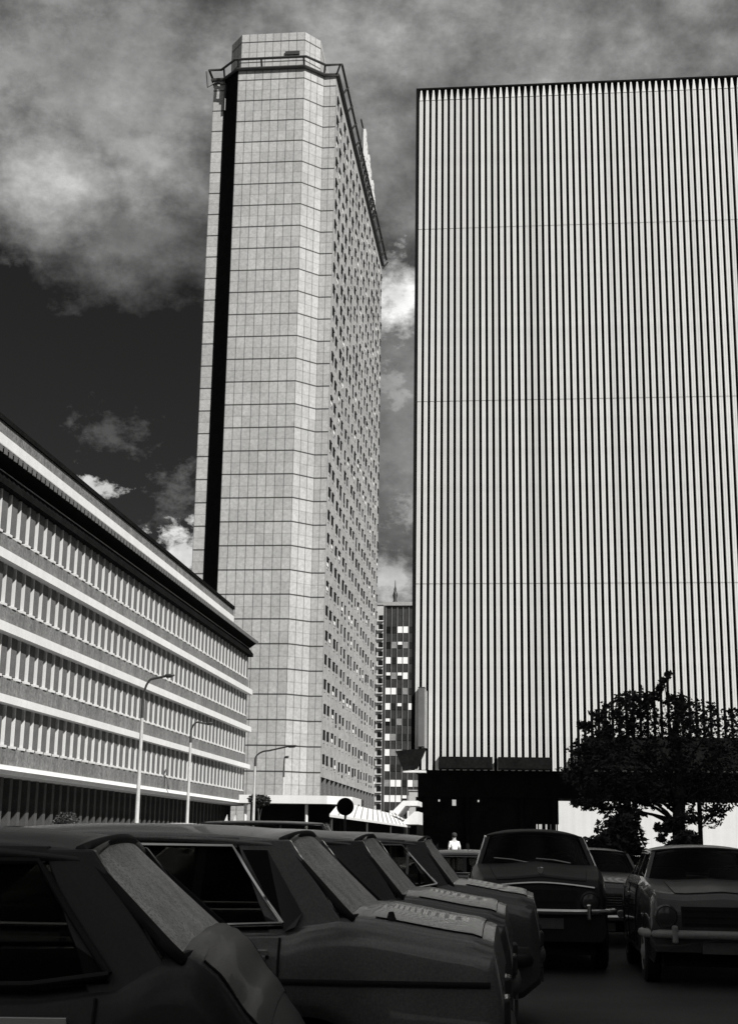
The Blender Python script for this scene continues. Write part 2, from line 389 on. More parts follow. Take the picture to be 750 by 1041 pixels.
# penthouse following the nose
pz = zt+6.2*kk; q = .7*kk
PP = [(nx0-a+q, sy+q), (nx0+.2, ny+q), (nx1-.2, ny+q), (nx1+a-q, sy+q), (nx1+a-q, sy+26*kk), (nx0-a+q, sy+26*kk)]
mb = MB()
for i, u in zip(range(6), (3, 8, 3, 20, 10, 20)): cl(mb, PP[i], PP[(i+1) % 6], u, zt, pz)
mb.quad([(p[0], p[1], pz) for p in PP], 0, [(.5, .5)]*6)
pen = mb.build('penthouse', 'panel', tw, fix=False)
v_ = onY(297, 54, ny+.4); mb = MB(); mb.box(v_.x-1.2, v_.x+1.2, ny+q-.25, ny+q+.1, v_.z-.1, v_.z+.5); mb.build('vent', 'darkmetal', pen)
# rooftop sign seen edge-on: white plates on a frame along the long side
sg = thing('rooftop_sign', 'row of white sign plates on a steel frame above the tower roof edge', 'sign', (sx1-1, 216, zt))
sg.location = (0, 0, 0)
SGX = sx1-.2
tp = [onX(370.5+1.25*i, 131+8.7*i, SGX) for i in range(10)]; bt_ = [onX(366.2+1.62*i, 149+7.6*i, SGX) for i in range(10)]
mb = MB()
for t_, b_ in zip(tp, bt_): mb.tube([(SGX-.35, b_.y, zt-.2), (SGX-.35, t_.y, t_.z+.2)], .13, 6)
mb.tube([(SGX-.35, bt_[0].y, bt_[0].z), (SGX-.35, bt_[-1].y, bt_[-1].z)], .14, 6)
c_ = onX(370, 127, SGX); mb.tube([(SGX-.35, c_.y-2.2, c_.z), (SGX-.35, c_.y+2.5, c_.z)], .16, 6)
mb.build('frame', 'darkmetal', sg)
for i in range(9):
    y0_, y1_ = tp[i].y, tp[i+1].y; w_ = y1_-y0_; za, zb_ = bt_[i].z+.3, tp[i].z
    zt_ = zb_-(i % 3)*1.0; hh_ = zt_-za
    mb = MB(); mb.box(SGX-.2, SGX+.25, y0_, y0_+w_*.2, za, zt_); mb.box(SGX-.2, SGX+.25, y0_+w_*.6, y0_+w_*.78, za+.1*hh_, zt_-.15*hh_*(i % 2))
    for t_ in ((.0, .45, .82) if i % 2 else (.1, .6, .84)): mb.box(SGX-.198, SGX+.248, y0_+w_*.2, y0_+w_*.6, za+t_*hh_, za+(t_+.16)*hh_)
    mb.build('sign_plate', 'white', sg)

# ------------------------------------------------------------------ ribbed slab on the right
SY = 120.; SX0, SX1 = -9.14, 21.9; sl = thing('ribbed_office_slab', 'windowless white high-rise covered in thin vertical ribs over a black base', 'high-rise', (6, 126, 0)); sl.location = (0, 0, 0)
ztop = 71.9; RB = 7.32
b = MB(); b.box(SX0+.12, SX1-.1, SY+.36, SY+12, 8.3, ztop-.05); b.build('wall', 'black', sl)
b = MB(); b.box(SX0, SX1, SY+.02, SY+12.1, ztop-.04, ztop+.12); b.build('roof_coping', 'black', sl)
b = MB(); b.box(SX0+.0, SX0+.26, SY+.03, SY+12.05, RB, ztop-.045); b.build('corner_trim', 'black', sl)
mod = .5845
def rib():
    b = MB(); cuts = [RB, 23.5, 40.35, 57.3, ztop-1.25]
    for i in range(4):
        z0, z1 = cuts[i]+.035, cuts[i+1]-.035
        for x0, x1 in ((0, .155), (.173, .328)): b.box(x0, x1, .0, .36, z0, z1)
        b.box(.155, .173, .06, .36, z0, z1)
        b.box(.02, .31, .08, .36, cuts[i+1]-.0349, cuts[i+1]+.0349)
    z0, z1 = ztop-1.2, ztop-.12
    b.hull8([(0, 0, z0), (.328, 0, z0), (.328, .36, z0), (0, .36, z0)], [(.1, .07, z1), (.225, .07, z1), (.215, .36, z1), (.11, .36, z1)])
    return b
rp = rib().build('rib', 'ribpaint', sl); nr = int((SX1-SX0-.4)/mod)
for i in range(nr):
    o = rp if i == 0 else rp.copy()
    if i: COL.objects.link(o); o.parent = sl
    o.location = (SX0+.33+i*mod, SY, 0)
# black base
BR = SY+4.2; zg = onY(600, 812, BR).z
b = MB(); b.box(SX0+.3, SX1, BR, SY+12, zg, 8.28); b.box(SX0+.3, SX1, SY+.37, BR+.003, 7.5, 8.29); b.build('base_storey', 'black', sl)
b = MB(); zg -= .005
xs = [SX0+.1]
slits = [(446, 2.0), (461.3, 4.2), (475, 3.0), (486, 1.7)]
wallx = SX0+.1
for px, w in slits:
    c = onY(px, 813, BR+.4).x; hw = w/2/11.7
    b.box(wallx, c-hw, BR+.4, BR+.8, 0, zg); wallx = c+hw
    b.box(c-hw, c+hw, BR+.4, BR+.8, onY(460, 807.5, BR+.4).z, zg); b.box(c-hw, c+hw, BR+.4, BR+.8, 0, onY(460, 819 if w > 4 else 815, BR+.4).z)
b.box(wallx, 1.4, BR+.4, BR+.8, 0, zg)
b.box(1.4, 3.45, BR+.4, BR+.8, 3.0, zg)
for i, (u0, u1) in enumerate(((1.4, 1.5), (1.62, 1.72), (2.0, 2.3), (2.45, 2.7), (2.95, 3.1), (3.25, 3.36))): b.box(u0, u1, BR+.4, BR+.8, 0, 3.0)
b.build('base_wall', 'black', sl)
for x in (SX0+.5, -4.5, .2, 3.0, 9.5, 15.5, 21.0):
    b = MB(); b.lathe([(.2, 0), (.2, zg-.002)], (x, BR+.2, 0)); b.build('base_column', 'black', sl, smooth=40)
cz = [(446, 500.5), (506, 559.5)]
for x0, x1 in cz:
    b = MB(); X0, X1 = onY(x0, 769, SY).x, onY(x1, 770, SY).x
    b.box(X0, X1, SY-.55, SY-.004, 7.5, 8.46); b.box(X0, X1, SY-.5, SY-.004, 7.4, 7.497); b.build('canopy', 'black', sl)
b = MB(); b.box(5.7, 21.5, SY-2., SY-.004, 7.5, 10.1); b.build('canopy', 'black', sl)
sb_ = thing('corner_sign_box', 'tall grey box sign fixed upright to the left corner of the ribbed building', 'sign', (-8.1, 119.5, 9)); sb_.location = (0, 0, 0)
c0, c1 = onY(425, 699, SY-.9), onY(431.2, 759, SY-.9)
b = MB(); b.box(c0.x, c1.x, SY-.9, SY-.02, c1.z, c0.z); b.build('sign_face', 'signgrey', sb_, bevel=.03)
b = MB(); b.box(c1.x+.003, c1.x+.17, SY-.85, SY-.02, c1.z-.1, c0.z-.25); b.build('edge_strip', 'greymetal', sb_)
b = MB(); b.box(c0.x-.02, c1.x+.02, SY-.92, SY-.02, c0.z+.003, c0.z+.06); b.build('cap', 'darkmetal', sb_)
cc = thing('corner_canopy', 'black tapering canopy jutting from the corner below the grey box sign', 'canopy', (-9, 119, 7)); cc.location = (0, 0, 0)
t0, t1, t2, t3 = onY(402.5, 764, SY-1), onY(433, 761, SY-1), onY(424, 781.5, SY-1), onY(410, 783, SY-1)
b = MB(); b.hull8([(t.x, SY-1.6, t.z) for t in (t0, t1, t2, t3)], [(t.x, SY-.6, t.z) for t in (t0, t1, t2, t3)]); b.build('canopy_body', 'black', cc)
b = MB(); b.box(t3.x, t1.x, SY-1.5, SY-.55, t3.z-.2, t3.z-.02); b.build('canopy_edge', 'white', cc)

# ------------------------------------------------------------------ white building glimpsed behind the tree
wb = thing('white_building', 'low sunlit white wall seen past the tree under the black base', 'building', (12, 156, 0)); wb.location = (0, 0, 0)
b = MB(); b.box(3.7, 46, 152, 164, 0, 7.2); b.build('wall', 'white', wb)
b = MB(); b.box(3.5, 46.2, 151.8, 164.2, 7.203, 7.5); b.build('roof_edge', 'greymetal', wb)
for i in range(4):
    b = MB(); b.box(26+i*4.6, 28.4+i*4.6, 151.93, 152.1, 1.1, 4.4); b.build('window', 'darkglass', wb)
pw = thing('pale_screen_wall', 'pale wall glimpsed through the slits of the black base', 'wall', (-4, 146, 0)); pw.location = (0, 0, 0)
b = MB(); b.box(-13, 3.4, 168, 168.4, 0, 7.2); b.build('wall', 'palewall', pw)
b = MB(); b.box(-13.1, 3.5, 167.9, 168.5, 7.202, 7.35); b.build('coping', 'kerb', pw)

# ------------------------------------------------------------------ dark curtain-wall block in the gap
DY = 300.
cw = thing('dark_curtain_wall_block', 'dark glass office block with scattered white blinds, far down the gap between towers', 'office building', (-24, 306, 0)); cw.location = (0, 0, 0)
L0 = onY(392., 650, DY).x; pitchx = 5.75*DY/1405*1.02; ztopd = onY(400, 612, DY).z; fz = onY(400, 640, DY).z
fh = 15.62*DY/1405*1.0
b = MB(); b.box(L0-.45, -6, DY+.3, DY+18, 0, ztopd-.8); b.build('wall', 'spandrel', cw)
b = MB(); b.box(L0-.6, -5.7, DY-.2, DY+18.2, ztopd-.8, ztopd); b.build('roof_edge', 'greymetal', cw)
b = MB(); b.box(L0-.5, L0-.1, DY-.15, DY+.5, 0, ztopd-.81); b.build('corner_pier', 'darkmetal', cw)
for i in range(15):
    b = MB(); x = L0+i*pitchx; b.box(x-.07, x+.07, DY+.12, DY+.35, 0, ztopd-.81); b.build('mullion', 'mullion', cw)
pat = ['ddww', 'dgvg', 'wdww', 'vgvw', 'wwdg', 'wdvd', 'vdgd', 'wgdd', 'wggd', 'wddd', 'gwwd', 'wwwv', 'dwdd', 'ddgd', 'gddd']
for r_ in range(15):
    zc_ = onY(400, 640+15.62*r_, DY).z
    for c in range(6):
        t = pat[r_][c] if c < 4 else rnd.choice('ddwg')
        x0, x1 = L0+c*pitchx+.073, L0+(c+1)*pitchx-.073
        b = MB(); h = fh*.42
        mt = {'d': 'darkglass', 'w': 'blind', 'g': 'halfblind', 'v': 'darkglass'}[t]
        b.box(x0, x1, DY+.2, DY+.34, zc_-h/2, zc_+h/2); w_ = b.build('window', mt, cw)
        if t == 'v': b = MB(); b.box(x0+.1, x1-.1, DY+.1, DY+.19, zc_+h*.05, zc_+h/2); b.build('blind', 'blind', w_)
mb = MB(); sp = onY(401.5, 612, DY+4)
mb.lathe([(.5, 0), (.6, .5), (.35, 1.2), (.55, 2.2), (.4, 2.8), (.28, 3.2), (.3, 3.6), (.12, 4.2), (.06, 5.6)], (sp.x, DY+4, ztopd-.02), n=10)
tag(mb.build('roof_finial', 'darkmetal', smooth=50), 'dark spiky finial standing on the roof of the dark glass block', 'finial')
# pale block with stacked dark balconies behind
BY = 420.
pb = thing('balcony_block', 'pale flats with a stack of small dark balconies beside the dark glass block', 'apartment building', (-55, 430, 0)); pb.location = (0, 0, 0)
bx1 = onY(390, 700, BY).x; bz = onY(386, 615, BY).z
b = MB(); b.box(bx1-34, bx1, BY, BY+16, 0, bz); b.build('wall', 'palewall', pb)
b = MB(); b.box(bx1-34.3, bx1+.3, BY-.3, BY+16.3, bz+.003, bz+.5); b.build('roof_edge', 'greymetal', pb)
for i in range(24):
    z = onY(386, 628+9.15*i, BY).z; x0, x1 = onY(384.3, 700, BY).x, onY(388.6, 700, BY).x
    if z < 3: break
    b = MB(); b.box(x0, x1, BY-.15, BY+.05, z-.85, z+.75); lg = b.build('loggia', 'black', pb)
    b = MB(); b.box(x0-.4, x1+.25, BY-.9, BY-.16, z-1.15, z-.95); b.build('balcony_slab', 'white', lg)

# ------------------------------------------------------------------ white canopies at street level
en = thing('white_entrance_canopy', 'flat white canopy slab at the foot of the tall pale tower', 'canopy', (-18, 118, 0)); en.location = (0, 0, 0)
e0, e1 = onY(243, 813, 115), onY(352, 813, 115)
ztc, zbc = onY(300, 808.5, 115).z, onY(300, 816.8, 115).z
b = MB(); b.hull8([(e0.x, 115, zbc), (e1.x-1.6, 115, zbc), (e1.x+.2, 117.5, zbc), (e1.x+.2, 126, zbc), (e0.x, 126, zbc)], [(e0.x, 115, ztc), (e1.x-1.6, 115, ztc), (e1.x+.2, 117.5, ztc), (e1.x+.2, 126, ztc), (e0.x, 126, ztc)]); b.build('canopy_slab', 'white', en)
b = MB(); b.box(e0.x+.5, e1.x-1.8, 117.5, 125.5, 0, zbc-.003); b.build('lobby_wall', 'black', en)
for px in (250, 312):
    b = MB(); c = onY(px, 825, 116); b.lathe([(.13, 0), (.13, zbc-.003)], (c.x, 115.8, 0), n=14); b.build('post', 'white', en, smooth=40)
sr = thing('sloping_shelter_roof', 'sloping white seamed shelter roof behind the round road sign', 'shelter', (-9.5, 95, 0)); sr.location = (0, 0, 0)
s_ = .56
def sc(X, Y, z): return Vector((X*s_, Y*s_, EYE+(z-EYE)*s_))
E0, E1, G0, G1 = sc(-15, 112, 3.4), sc(-15, 197, 3.4), sc(-19, 150, 5.35), sc(-19, 236, 5.35)
dn = Vector((0, 0, -.12))
b = MB(); b.hull8([E0, E1, G1, G0], [E0+dn, E1+dn, G1+dn, G0+dn]); b.build('roof_sheet', 'white', sr)
b = MB(); N_ = 15
for i in range(1, N_):
    t = i/N_; b.tube([E0.lerp(E1, t)+Vector((0, 0, .02)), G0.lerp(G1, t)+Vector((0, 0, .02))], .035, 5)
b.build('roof_seam', 'greymetal', sr)
b = MB(); b.quad([(G0.x-.02, G0.y, 0), (G1.x-.02, G1.y, 0), (G1.x-.02, G1.y, G1.z-.13), (G0.x-.02, G0.y, G0.z-.13)]); b.build('back_wall', 'black', sr, solid=.15)
for t in (.03, .35, .66, .97):
    p = E0.lerp(E1, t); b = MB(); b.lathe([(.06, 0), (.06, p.z-.1)], (p.x-.1, p.y, 0), n=10); b.build('post', 'darkmetal', sr, smooth=40)
rk = thing('kinked_white_canopy', 'white canopy with an angled ramp-like end beside the black base', 'canopy', (-9.6, 112, 0)); rk.location = (0, 0, 0)
KY = 111.
pl = [onY(x, y, KY) for x, y in ((399.5, 824), (409.5, 814), (424.5, 814), (424.5, 819), (412, 819), (404, 829))]
b = MB(); b.hull8([(p.x, KY, p.z) for p in pl], [(p.x, KY+5, p.z) for p in pl]); b.build('roof_sheet', 'white', rk)
pl = [onY(x, y, KY-4) for x, y in ((407, 838), (421, 825), (425, 825), (425, 838))]
b = MB(); b.hull8([(p.x, KY-4, p.z) for p in pl], [(p.x, KY+1, p.z) for p in pl]); b.build('ramp_panel', 'white', rk)
for X in (pl[0].x+.6, -8.1):
    b = MB(); b.lathe([(.08, 0), (.08, 2.8)], (X, KY+2, 0), n=10); b.build('post', 'darkmetal', rk, smooth=40)
b = MB(); b.box(pl[0].x+.2, pl[2].x, KY+1.5, KY+1.7, 0, 3.2); b.build('back_panel', 'black', rk)

# ------------------------------------------------------------------ street lamps
def lamp(px, ytop, Y, arm_px, arm_y, label, yk, headlen=.75, toward=0.):
    b0 = onY(px, 820, Y); top = onY(px, ytop, Y); tip = onY(arm_px, arm_y, Y); kx = onY(px, yk, Y)
    r = thing('street_lamp', label, 'street lamp', (b0.x, Y, 0), 0, 'street lamps along the road')
    X = lambda p: (p.x-b0.x)
    mb = MB(); mb.lathe([(.16, 0), (.16, .9), (.115, 1.0), (.085, kx.z)], (0, 0, 0), n=14); pole = mb.build('pole', 'lampgrey', r, smooth=40)
    h = kx.z; w = X(tip); rise = tip.z-h
    pts = [(0, 0, h-.05), (0.0, 0, h+.45*(top.z-h))]
    for t in (.15, .3, .5, .7, .85, 1.):
        aa = t*math.pi/2; pts.append((w*.42*(1-math.cos(aa)), -toward*.4*(1-math.cos(aa)), h+(top.z-h)*(.45+.55*math.sin(aa))))
    pts.append((w, -toward, tip.z))
    mb = MB(); mb.tube(pts, [.085, .08]+[.06]*(len(pts)-2), 8); mb.build('arm', 'darkmetal', r, smooth=50)
    hd = MB(); dx = headlen*(1 if w > 0 else -1)
    hd.tube([(w-.1*dx, -toward, tip.z), (w+.1*dx, -toward-.1*toward, tip.z+.03), (w+.8*dx, -toward-.2*toward, tip.z+.06), (w+dx, -toward-.25*toward, tip.z+.05)], [.06, .14, .13, .05], 10, flat=.6)
    hh = hd.build('lamp_head', 'darkmetal', r, smooth=50)
    ln = MB(); ln.tube([(w+.15*dx, -toward*1.1, tip.z-.05), (w+.75*dx, -toward*1.2, tip.z-.03)], .09, 10, flat=.5); ln.build('lamp_lens', 'lens', hh, smooth=50)
lamp(140, 690, 70, 168, 687.5, 'nearest and tallest street lamp on a pale pole before the left office block', 730, .5)
lamp(191, 734, 92, 210, 736, 'second street lamp left of the pale tower, before the far end of the office block', 755, .45)
lamp(258, 763, 100, 292, 759, 'street lamp with the longest arm, against the foot of the pale tower', 779, .75)
lamp(287.5, 770, 125, 292, 770.5, 'short slim lamp right of the long-armed one, with a tiny arm', 790, .3, .8)

# round road sign
rs = onY(351, 820, 45.); t = thing('road_sign', 'round road sign seen dark from behind on a thin post', 'road sign', (rs.x, 45, 0))
b = MB(); b.lathe([(.035, 0), (.035, rs.z+.2)], (0, .03, 0), n=10); b.build('post', 'darkmetal', t, smooth=40)
b = MB(); b.lathe([(.265, -.012), (.28, 0), (.265, .012)], (0, -.03, rs.z), 'y', 32); b.build('disc', 'black', t, smooth=40)
# two white pointed boards, added for bright patches at the block's end
for i, px in enumerate((229.5, 238)):
    Yw = 84.; a0 = onY(px-2.6, 838, Yw); a1 = onY(px+1.5, 828+i*.5, Yw); a2 = onY(px+2.2, 838, Yw)
    b = MB(); b.prism([(a0.x, 0), (a2.x, 0), (a2.x, a2.z), (a1.x, a1.z), (a0.x, a0.z)], 'y', Yw, Yw+.08)
    tag(b.build('bright_patch_board', 'white'), ('left' if i == 0 else 'right')+' one of two small white pointed boards added for bright patches at the end of the office block', 'board', 'white pointed boards')

# ------------------------------------------------------------------ vegetation
def leaves(mb, c, r, n, size, rn, sq=(1, 1, 1)):
    for _ in range(n):
        while True:
            d = Vector((rn.uniform(-1, 1), rn.uniform(-1, 1), rn.uniform(-1, 1)))
            if .02 < d.length < 1: break
        d = d*(d.length**-.45)
        p = Vector(c)+Vector((d.x*r*sq[0], d.y*r*sq[1], d.z*r*sq[2]))
        s = size*rn.uniform(.6, 1.3); A = Vector((rn.gauss(0, 1), rn.gauss(0, 1), rn.gauss(0, .6))).normalized()
        B = A.cross(Vector((rn.gauss(0, 1), rn.gauss(0, 1), rn.gauss(0, 1)))).normalized(); Cn = A.cross(B)
        mb.add([p-A*s, p-A*.2*s+B*s*.5, p+A*.5*s+B*.32*s, p+A*s*1.05-Cn*s*.2, p+A*.5*s-B*.32*s, p-A*.2*s-B*s*.5], [(0, 1, 2, 3, 4, 5)])
TY = 38.
tr = thing('broadleaf_tree', 'dark broadleaf tree with spreading ragged crown at the right', 'tree', (0, 0, 0))
trunk = onY(690, 860, TY)
mb = MB()
mb.tube([(trunk.x+.1, TY, -.1), (trunk.x+.02, TY, .8), (trunk.x, TY, 2.0), (trunk.x+.1, TY, 3.2), (trunk.x+.0, TY, 4.4), (trunk.x+.2, TY, 5.4)], [.26, .2, .17, .15, .1, .05], 10)
mb.build('trunk', 'bark', tr, smooth=60)
blobs = [(620, 722, 9), (606, 727, 6), (634, 712, 8), (648, 709, 8), (640, 722, 14), (612, 741, 9), (598, 739, 6), (590, 738, 3.5), (628, 740, 15), (655, 735, 18), (658, 716, 6), (664, 708, 5), (670, 699, 3.6), (675, 692, 2.6), (679, 686, 1.6), (684, 716, 10), (694, 715, 9), (690, 740, 18),
         (710, 728, 18), (735, 745, 24), (765, 740, 26), (602, 757, 11), (588, 762, 9), (622, 760, 16), (648, 760, 20), (676, 765, 22), (708, 768, 26), (745, 780, 28), (590, 775, 12), (610, 778, 17), (634, 782, 20), (662, 786, 22), (690, 790, 22), (722, 795, 24), (580, 788, 10), (596, 795, 12), (615, 800, 12), (640, 803, 12), (668, 804, 11), (700, 808, 12), (735, 812, 14),
         (652, 810, 9), (668, 812, 7), (683, 815, 8), (642, 838, 7), (626, 838, 8), (608, 817, 5), (592, 816, 4), (584, 815.5, 3), (600, 819, 5), (616, 822, 6), (630, 815, 9), (645, 817, 7), (634, 826, 8), (647, 828, 6), (660, 815, 6), (676, 842, 6), (684, 836, 6), (668, 842, 4), (672, 853, 3.5), (690, 845, 7), (700, 830, 9), (722, 830, 12)]
lm = MB(); rl = random.Random(3); limbs = MB()
for x, y, r in blobs:
    Yb = TY+rl.uniform(-1.1, 1.1); c = onY(x, y, Yb); rr = r*Yb/1405
    n_ = int(50+1150*rr**1.8)
    leaves(lm, c, rr, n_, .06 if r > 7 else .055, rl, (1.05, 1.5 if r > 8 else 1, .95))
for x, y, hz in ((620, 722, 2.6), (606, 741, 2.4), (675, 694, 3.2), (590, 770, 2.2), (640, 803, 1.9), (600, 800, 2.0), (588, 816, 1.9), (634, 826, 1.9), (720, 740, 2.8), (740, 790, 2.3), (655, 735, 2.8), (760, 745, 2.8), (676, 840, 1.75)):
    c = onY(x, y, TY+rl.uniform(-.5, .5)); s0 = Vector((trunk.x, TY, hz)); m1 = s0.lerp(c, .5)+Vector((0, rl.uniform(-.2, .2), .15))
    limbs.tube([s0, s0.lerp(m1, .5)+Vector((0, 0, .08)), m1, m1.lerp(c, .6)+Vector((0, 0, -.03)), c], [.05, .042, .032, .02, .01], 6)
for x, y, r in blobs:
    if r > 19: continue
    for _ in range(6 if r < 13 else 9):
        an = rl.uniform(0, 2*math.pi); Lp = r*rl.uniform(1.1, 1.75); Yb = TY+rl.uniform(-.9, .9)
        p0 = onY(x, y, Yb); p1 = onY(x+Lp*math.cos(an), y-Lp*math.sin(an)*.8, Yb+rl.uniform(-.2, .2)); pm_ = p0.lerp(p1, .5)+Vector((0, 0, rl.uniform(-.05, .07)))
        limbs.tube([p0, pm_, p1], [.012, .008, .004], 4)
        for i in range(14):
            t = .15+.85*i/13; q_ = (p0.lerp(pm_, t*2) if t < .5 else pm_.lerp(p1, t*2-1)); leaves(lm, q_, .06, 1, .06, rl)
limbs.build('limb', 'bark', tr, smooth=60)
lm.build('crown', 'leaf', tr, fix=False)
def shrub(px, y0, Y, r, label, squash=(1, 1, 1), n=1400, size=.06, name='shrub'):
    c = onY(px, y0, Y); s = thing(name, label, 'shrub', (c.x, Y, 0))
    mb = MB(); rr = random.Random(int(px))
    for i in range(9):
        d = Vector((rr.uniform(-.45, .45), rr.uniform(-.45, .45), rr.uniform(-.4, .5)))*r
        leaves(mb, (d.x*squash[0], d.y, c.z+d.z*squash[2]), r*.62, n//9, size, rr, squash)
    mb.build('foliage', 'hedge', s, fix=False)
    mb = MB()
    for i in range(4): mb.tube([(rr.uniform(-.15, .15), rr.uniform(-.15, .15), -.05), (rr.uniform(-.3, .3)*r, 0, c.z*.6), (rr.uniform(-.5, .5)*r, 0, c.z)], [.04, .03, .015], 6)
    mb.build('stem', 'bark', s)
shrub(66, 838, 40, .42, 'rounded dark clipped bush at the left beyond the nearest car roofs', n=1600, size=.045)
shrub(630, 858, 36, .62, 'large dark bush under the tree between the black saloon and the pale car', (1.0, 1, 1.15), 2600, .08)
shrub(604, 866, 34, .36, 'small dark bush left of the larger one, behind the black saloon', n=1000, size=.07)
shrub(694, 862, 36, .42, 'dark bush at the foot of the tree trunk', n=1300, size=.08)
shrub(264, 813, 112, .65, 'feathery bush against the foot of the tower beside a lamp pole', (1.3, 1, .8), 700, .16)

# ------------------------------------------------------------------ cars
def interp(pts, x):
    if x >= pts[0][0]: return pts[0][1]
    for (xa, za), (xb, zb) in zip(pts, pts[1:]):
        if x >= xb: t = (xa-x)/(xa-xb); t = t*t*(3-2*t)*.35+t*.65; return za+(zb-za)*t
    return pts[-1][1]
def make_car(label, loc, rz, key, S, name='parked_car', cat='car'):
    c = thing(name, label, cat, (loc[0], loc[1], 0), rz, 'cars parked in the car park')
    L, W = S['L'], S['W']; hx = L/2; pm, dm = 'paint'+key, 'deck'+key
    top = S['top']; sill = S.get('sill', .24); wr = S.get('wr', .31); wx = S['wheels']; rnd_end = S.get('round', .10)
    def hw(x): return W/2*(1-rnd_end*abs(x/hx)**3.2)
    def zs(x):
        z = sill
        for w in wx:
            d = abs(x-w); Ra = wr+.06
            if d < Ra: z = max(z, wr*.95+math.sqrt(Ra*Ra-d*d))
        return z+ (.12*max(0, abs(x/hx)-.93)/.07)
    ff = S.get('fender', 0.)     # how far fender crowns rise above hood centre (older cars)
    def ring(x):
        h = hw(x); b0 = zs(x); t = interp(top, x); m = max(b0+.08, .52*t+.08); m = min(m, t-.2)
        cr = .025 if abs(x) > .1 else .02
        pts = [(h-.05, b0), (h-.005, b0+.05), (h+.012, m), (h-.008, t-.13), (h-.035, t-.05+ff*.4), (h-.085, t-.008+ff), (h-.2, t+.008+ff*.25), (h*.5, t+cr-ff*.3), (0, t+cr+.01+S.get('ridge', 0)*(x > S['ws'][0]))]
        return pts
    nst = 96; xs_ = [hx-L*i/nst for i in range(nst+1)]
    gx0, gx1 = S['ws'][0], S['bl'][0]
    mb = MB(); rings = []
    for x in xs_:
        p = ring(x); rings.append([(x, y, z) for y, z in p]+[(x, -y, z) for y, z in p[-2::-1]])
    nn = len(rings[0]); vs = [q for r_ in rings for q in r_]
    mb.v = vs
    for i in range(nst):
        xm = (xs_[i]+xs_[i+1])/2
        for j in range(nn-1):
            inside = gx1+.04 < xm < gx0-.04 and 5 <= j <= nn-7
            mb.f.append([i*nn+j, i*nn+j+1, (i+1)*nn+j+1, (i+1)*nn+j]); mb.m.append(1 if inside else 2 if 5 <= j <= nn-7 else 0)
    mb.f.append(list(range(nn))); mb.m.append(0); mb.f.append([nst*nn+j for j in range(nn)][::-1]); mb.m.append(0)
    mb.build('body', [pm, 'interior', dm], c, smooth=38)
    mb = MB(); mb.box(-hx+.25, hx-.25, -W/2+.2, W/2-.2, .2, .5); mb.build('underbody', 'rubber', c)
    # greenhouse
    gw = W/2-S.get('inset', .10); rw = gw-S.get('tumble', .13); zr = S['zr']; xr0, xr1 = S['ws'][1], S['bl'][1]
    def side(x, z, off=0., sgn=1):
        zb = interp(top, x); t = (z-zb)/(zr-zb) if zr > zb else 1
        t = max(-.2, min(1.1, t)); return (x, sgn*(gw*(1-rnd_end*.8*abs(x/hx)**3.2)-t*(gw-rw)+off), z)
    crown = S.get('crown', .05); over = .03
    def roof(u, v):
        x = xr0+over+(xr1-xr0-2*over)*u; y = (v*2-1); e = abs(u*2-1)**3
        return (x, y*(rw+.012)*(1-.05*e), zr+.012+crown*(1-abs(y)**2.4)-S.get('rdrop', .035)*e+S.get('rarch', .015)*(1-(2*u-1)**2)-.012*abs(y)**6)
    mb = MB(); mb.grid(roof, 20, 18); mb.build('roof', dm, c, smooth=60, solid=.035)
    for sg_ in (1, -1):
        mb = MB(); mb.tube([(lambda p: (p[0], p[1]+sg_*.008, p[2]-.012))(roof(i/12, 1 if sg_ > 0 else 0)) for i in range(13)], .013, 6)
        mb.build('drip_rail', S.get('rail', pm), c, smooth=60)
    pil = S.get('pillar', .07); xc = S['cwin']       # cwin: (x bottom, x top) of rear edge of side glass
    def poly(nm, m_, pts, thick, off, bevel=0.):
        for sg_ in (1, -1):
            A = [side(x, z, off, sg_) for x, z in pts]; B = [side(x, z, off-thick, sg_) for x, z in pts]
            mb_ = MB(); mb_.hull8(A, B); mb_.build(nm, m_, c, bevel=bevel)
    zb = lambda x: interp(top, x)-.03
    ws0, ws1 = S['ws']; bl0, bl1 = S['bl']
    poly('front_pillar', pm, [(ws0+.02, zb(ws0)), (ws0-pil*1.3, zb(ws0-pil)), (ws1-pil*.8, zr), (ws1+.03, zr)], .045, .004, .006)
    poly('rear_pillar', pm, [(xc[0]+.01, zb(xc[0])-.11), (bl0-.03, zb(bl0)-.11), (bl1-.03, zr+.005), (xc[1], zr+.005)], .05, .006, .008)
    if S.get('quarter'): poly('quarter_window', 'darkglass', S['quarter'], .01, .013)
    poly('roof_side_rail', pm, [(ws1+.03, zr-.035), (xc[1]-.01, zr-.035), (xc[1]-.01, zr+.012), (ws1+.03, zr+.012)], .05, .005)
    xB = S['bp']
    poly('centre_pillar', 'darkmetal', [(xB+.03, zb(xB)), (xB-.03, zb(xB)), (xB-.04, zr-.036), (xB+.02, zr-.036)], .035, .003)
    for pts in ([(ws0-pil*1.2, zb(ws0)+.02), (xB+.03, zb(xB)+.02), (xB+.02, zr-.03), (ws1-pil*.7, zr-.03)], [(xB-.03, zb(xB)+.02), (xc[0], zb(xc[0])+.02), (xc[1], zr-.03), (xB-.04, zr-.03)]):
        poly('side_window', 'glass', pts, .006, -.012)
    if S.get('rear_vent'):
        xv = xc[0]+S['rear_vent']; poly('vent_bar', 'chrome', [(xv+.012, zb(xv)), (xv-.012, zb(xv)), (xv-.012, zr-.036), (xv+.012, zr-.036)], .02, .0)
    if S.get('vent'):
        xv = ws0-pil*1.2-S['vent']; poly('vent_bar', 'chrome', [(xv+.012, zb(xv)), (xv-.012, zb(xv)), (xv-.03, zr-.036), (xv-.006, zr-.036)], .02, .0)
